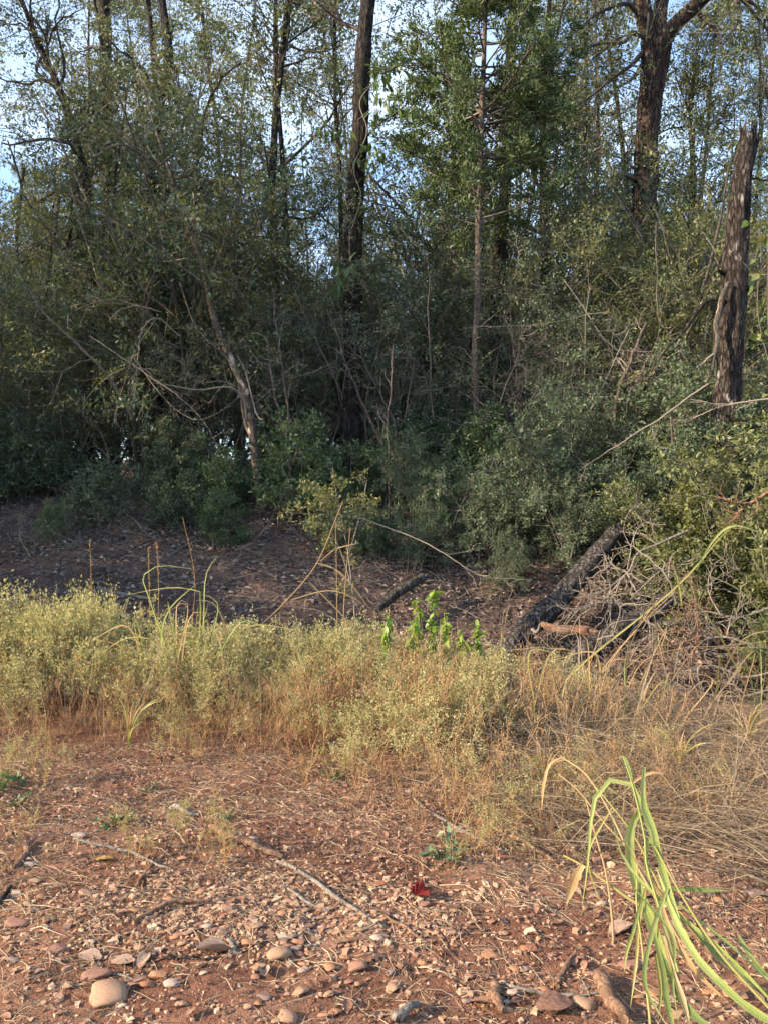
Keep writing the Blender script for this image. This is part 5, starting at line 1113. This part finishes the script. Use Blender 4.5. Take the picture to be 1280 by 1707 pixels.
G4 = [('c', dep([(395, 1150), (430, 1052), (465, 1015), (525, 945), (560, 865), (572, 835)], 6.3, .05), 6, 'grass_dry'), ('b', dep([(527, 938), (560, 950), (590, 980), (617, 1017)], 6.5), 7, 'grass_dry'), ('b', dep([(515, 970), (560, 1015), (585, 1045), (597, 1080)], 6.4), 6, 'grass_dry'),
      ('b', dep([(485, 1000), (540, 985), (575, 990), (610, 1010)], 6.4), 5, 'grass_dry'), ('b', dep([(535, 935), (560, 915), (600, 905)], 6.5), 5, 'grass_dry'), ('c', dep([(563, 1090), (562, 1000), (560, 870)], 6.6), 4, 'grass_dry'), ('c', dep([(572, 1090), (574, 1000), (584, 880)], 6.6), 4, 'grass_dry'), ('b', dep([(575, 1030), (580, 1060), (590, 1130)], 6.4), 6, 'grass_dry')]
G4 = [(a_, p_, w_*.4, m_) for (a_, p_, w_, m_) in G4]
grass_thing('pale_grass_stalk', 'long pale leaning grass stalk over the ditch at centre', ground_at(398, 1160), G4)
Y0 = 5.3
G5 = [(k_, dep(p, Y0, d), w, m) for (k_, p, d, w, m) in [
 ('b', [(955, 1250), (935, 1150), (990, 1090), (1065, 1030), (1130, 975), (1185, 915), (1215, 880), (1285, 890)], .05, 8, 'grass_yel'), ('b', [(1160, 950), (1185, 905), (1215, 878), (1250, 882), (1290, 905)], .0, 10, 'grass_green'), ('b', [(1122, 945), (1130, 975), (1136, 1012)], 0, 9, 'grass_yel'),
 ('b', [(1130, 972), (1180, 1030), (1215, 1090), (1262, 1190)], .05, 9, 'grass_yel'), ('b', [(1172, 955), (1240, 990), (1290, 1060)], .05, 7, 'grass_yel'), ('c', [(1000, 1260), (1045, 1150), (1075, 1100), (1140, 1080), (1190, 1078), (1290, 1068)], .04, 5, 'grass_dry'),
 ('b', [(1090, 990), (1060, 1050), (1045, 1100), (1040, 1168)], 0, 7, 'grass_dry'), ('b', [(1086, 995), (1092, 1040), (1094, 1075)], 0, 7, 'grass_dry'), ('c', [(970, 1260), (985, 1150), (1050, 1060), (1125, 985)], .06, 6, 'grass_dry'), ('c', [(980, 1265), (1010, 1120), (1060, 1050), (1095, 1000)], .06, 5, 'grass_dry'),
 ('b', [(1200, 1090), (1196, 1130), (1190, 1178)], 0, 9, 'grass_yel'), ('b', [(1265, 1200), (1250, 1130), (1235, 1080)], .02, 6, 'grass_dark'), ('b', [(1268, 1200), (1268, 1120), (1266, 1070)], .02, 5, 'grass_dark'), ('c', [(940, 1240), (960, 1160), (985, 1100), (1000, 1050)], .03, 5, 'grass_dry'),
 ('b', [(960, 1180), (1020, 1150), (1080, 1145), (1120, 1180)], .03, 5, 'grass_dry'), ('c', [(1060, 1290), (1100, 1170), (1150, 1090), (1170, 1070)], .04, 5, 'grass_dry'),
 ('b', [(900, 1260), (890, 1180), (905, 1120), (895, 1090)], .03, 7, 'grass_yel'), ('b', [(1030, 1250), (1040, 1170), (1040, 1110), (1046, 1080)], .04, 5, 'grass_green')]]
G5 = [(a_, p_, w_*.4, m_) for (a_, p_, w_, m_) in G5]
rgx = np.random.default_rng(33)
for j in range(46):
    bx = rgx.uniform(860, 1270); t_ = rgx.uniform(1040, 1180); lx = bx+rgx.normal()*50+20
    G5.append(('b', dep([(bx, 1265), (bx*.7+lx*.3, (1265+t_)/2), (lx, t_), (lx+rgx.normal()*60, t_+rgx.uniform(-20, 60))], 5.0+rgx.random()*.7), rgx.uniform(2, 3.8), str(rgx.choice(['grass_yel', 'grass_dry', 'grass_dry', 'straw', 'straw']))))
grass_thing('arching_dry_grass', 'tall arching yellow grass in front of the brush pile at right', ground_at(990, 1270), G5)
rg = np.random.default_rng(893)
for k, (px, Y, lab) in enumerate([(735, 5.5, 'upright yellow green grass tuft right of centre in the weeds'), (850, 5.2, 'sparse dry grass tuft left of the dry thicket'), (1130, 4.5, 'dry grass tuft behind the tan stalks at right'), (1245, 5.0, 'dry grass tuft at the right edge below the hollow'), (660, 4.9, 'thin dry tuft at the foot of the weeds in the middle'), (215, 5.0, 'thin green tuft at the foot of the weeds, left'), (905, 4.2, 'low dry tuft between the soil and the straw')]):
    b = np.array([(px-CX)/FPX*Y, Y, 0]); b[2] = H(b[0], b[1]); o = empty('grass_tuft', b); tag(o, lab, 'grass', 'grass tufts of the road edge')
    for j in range(24):
        az = rg.uniform(0, 6.3); L = rg.uniform(.25, .6); t = np.linspace(0, 1, 9)[:, None]; d = np.array([math.cos(az), math.sin(az), 0])
        P = b+t*np.array([0, 0, L])*(1-.45*t)+d*(t**1.8)*L*rg.uniform(.05, .45)
        pp = [(CX+q[0]/q[1]*FPX, CY-(q[2]-CAM_H)/q[1]*FPX, q[1]) for q in P]
        blade(o, pp, rg.uniform(2, 3.8), rg.choice(['grass_dry', 'grass_yel', 'grass_dry', 'grass_green' if k in (0, 5) else 'grass_dry']), seed=j, n=10)

# ------------------------------------------------------------------ bright green herbs at the ditch edge
GL = [leaf_mesh('leaf', M['green'], 1, .5, b) for b in (.2, .5)]
rg = np.random.default_rng(901)
for k, (px, top, Y, nl, lab) in enumerate([(700, 1000, 6.5, 26, 'bright green herb with drooping leaves, left of the pair behind the weeds'), (722, 982, 6.6, 30, 'tallest bright green leafy herb behind the weeds'), (742, 1022, 6.5, 22, 'bright green herb leaning against the tallest one'), (680, 1035, 6.4, 18, 'small bright green herb left of the tallest one'), (772, 1048, 6.4, 16, 'small green herb right of the tallest one'), (797, 1032, 6.5, 18, 'separate green herb nearest to the fallen log'), (655, 1010, 6.5, 12, 'slim green herb at the end of the bright green row'), (640, 1035, 6.3, 10, 'smallest yellow green herb beside the small bank log')]):
    x = (px-CX)/FPX*Y; b = np.array([x, Y, float(H(x, Y))]); nl = int(nl*2.2); o = empty('green_herb', b); tag(o, lab, 'plant', 'bright green herbs')
    hgt = at(px, top, Y)[2]-b[2]
    P = smooth_path(np.array([[0, 0, -.02], [rg.normal()*.02, 0, hgt*.5], [rg.normal()*.04, 0, hgt]]), 12); g = Geo(); g.tubes(P[None], np.linspace(.005, .0025, 12)[None], 5); g.obj('stem', M['grass_yel'], o)
    t = rg.uniform(.35, 1, nl)*11; i = np.clip(t.astype(int), 0, 10); pts = P[i]+(P[i+1]-P[i])*(t-i)[:, None]
    hang_leaves(o, pts, GL, .082, rg, (-1.25, .4), .5)
for (px, py, sc, lab) in [(185, 1378, .13, 'low green herb beside the whitish stone'), (6, 1318, .2, 'green herb cut by the left edge'), (250, 1322, .08, 'tiny green herb on the soil at left'), (748, 1432, .18, 'grey green weed beside the red leaf'), (560, 1300, .12, 'small green sprout below the weeds'), (380, 1365, .07, 'tiny green sprout above the brown stick'), (30, 1345, .09, 'tiny green sprout near the left edge')]:
    p = ground_at(px, py); rg = np.random.default_rng(int(px)+3); o = empty('small_herb', p); tag(o, lab, 'plant', 'small herbs on the soil')
    n = 7; d = norm(np.stack([rg.normal(size=n), rg.normal(size=n), np.full(n, .8)], 1)); P = np.stack([d*sc*q*rg.uniform(.6, 1, n)[:, None] for q in np.linspace(0, 1, 5)], 1)
    g = Geo(); g.tubes(P, np.full((n, 5), .0022), 4); g.obj('stem', M['weedstem'], o)
    g = Geo(); scatter_leaves(rg, g, P, 9, sc*.26, .55, .006, 1, .5); g.obj('foliage', M['low'] if 'grey' not in lab else M['yaupon'], o)
# vine leaves on the right edge beside the snag
rg = np.random.default_rng(921)
vb = at(1270, 640, 9.6); vine = empty('climbing_vine', vb); tag(vine, 'yellow green vine hanging at the right edge beside the snag', 'vine')
ps = [smooth_path(px_path(p)-vb, 14) for p in ([(1290, 640, 9.4), (1262, 520, 9.5), (1268, 420, 9.6), (1262, 360, 9.6)], [(1290, 700, 9.4), (1278, 500, 9.4), (1285, 380, 9.4)])]
g = Geo(); g.tubes(np.array(ps), np.full((2, 14), .006), 4); g.obj('stem', M['twig'], vine)
VG = [leaf_mesh('leaf', M['bushleaf'] if b < .3 else M['vine'], 1, .7, b) for b in (.2, .4)]
hang_leaves(vine, np.concatenate([p[rg.integers(4, 14, 22)] for p in ps])+rg.normal(size=(44, 3))*.08, VG, .11, rg, (-1.1, .2), .6)
resolve_labels()
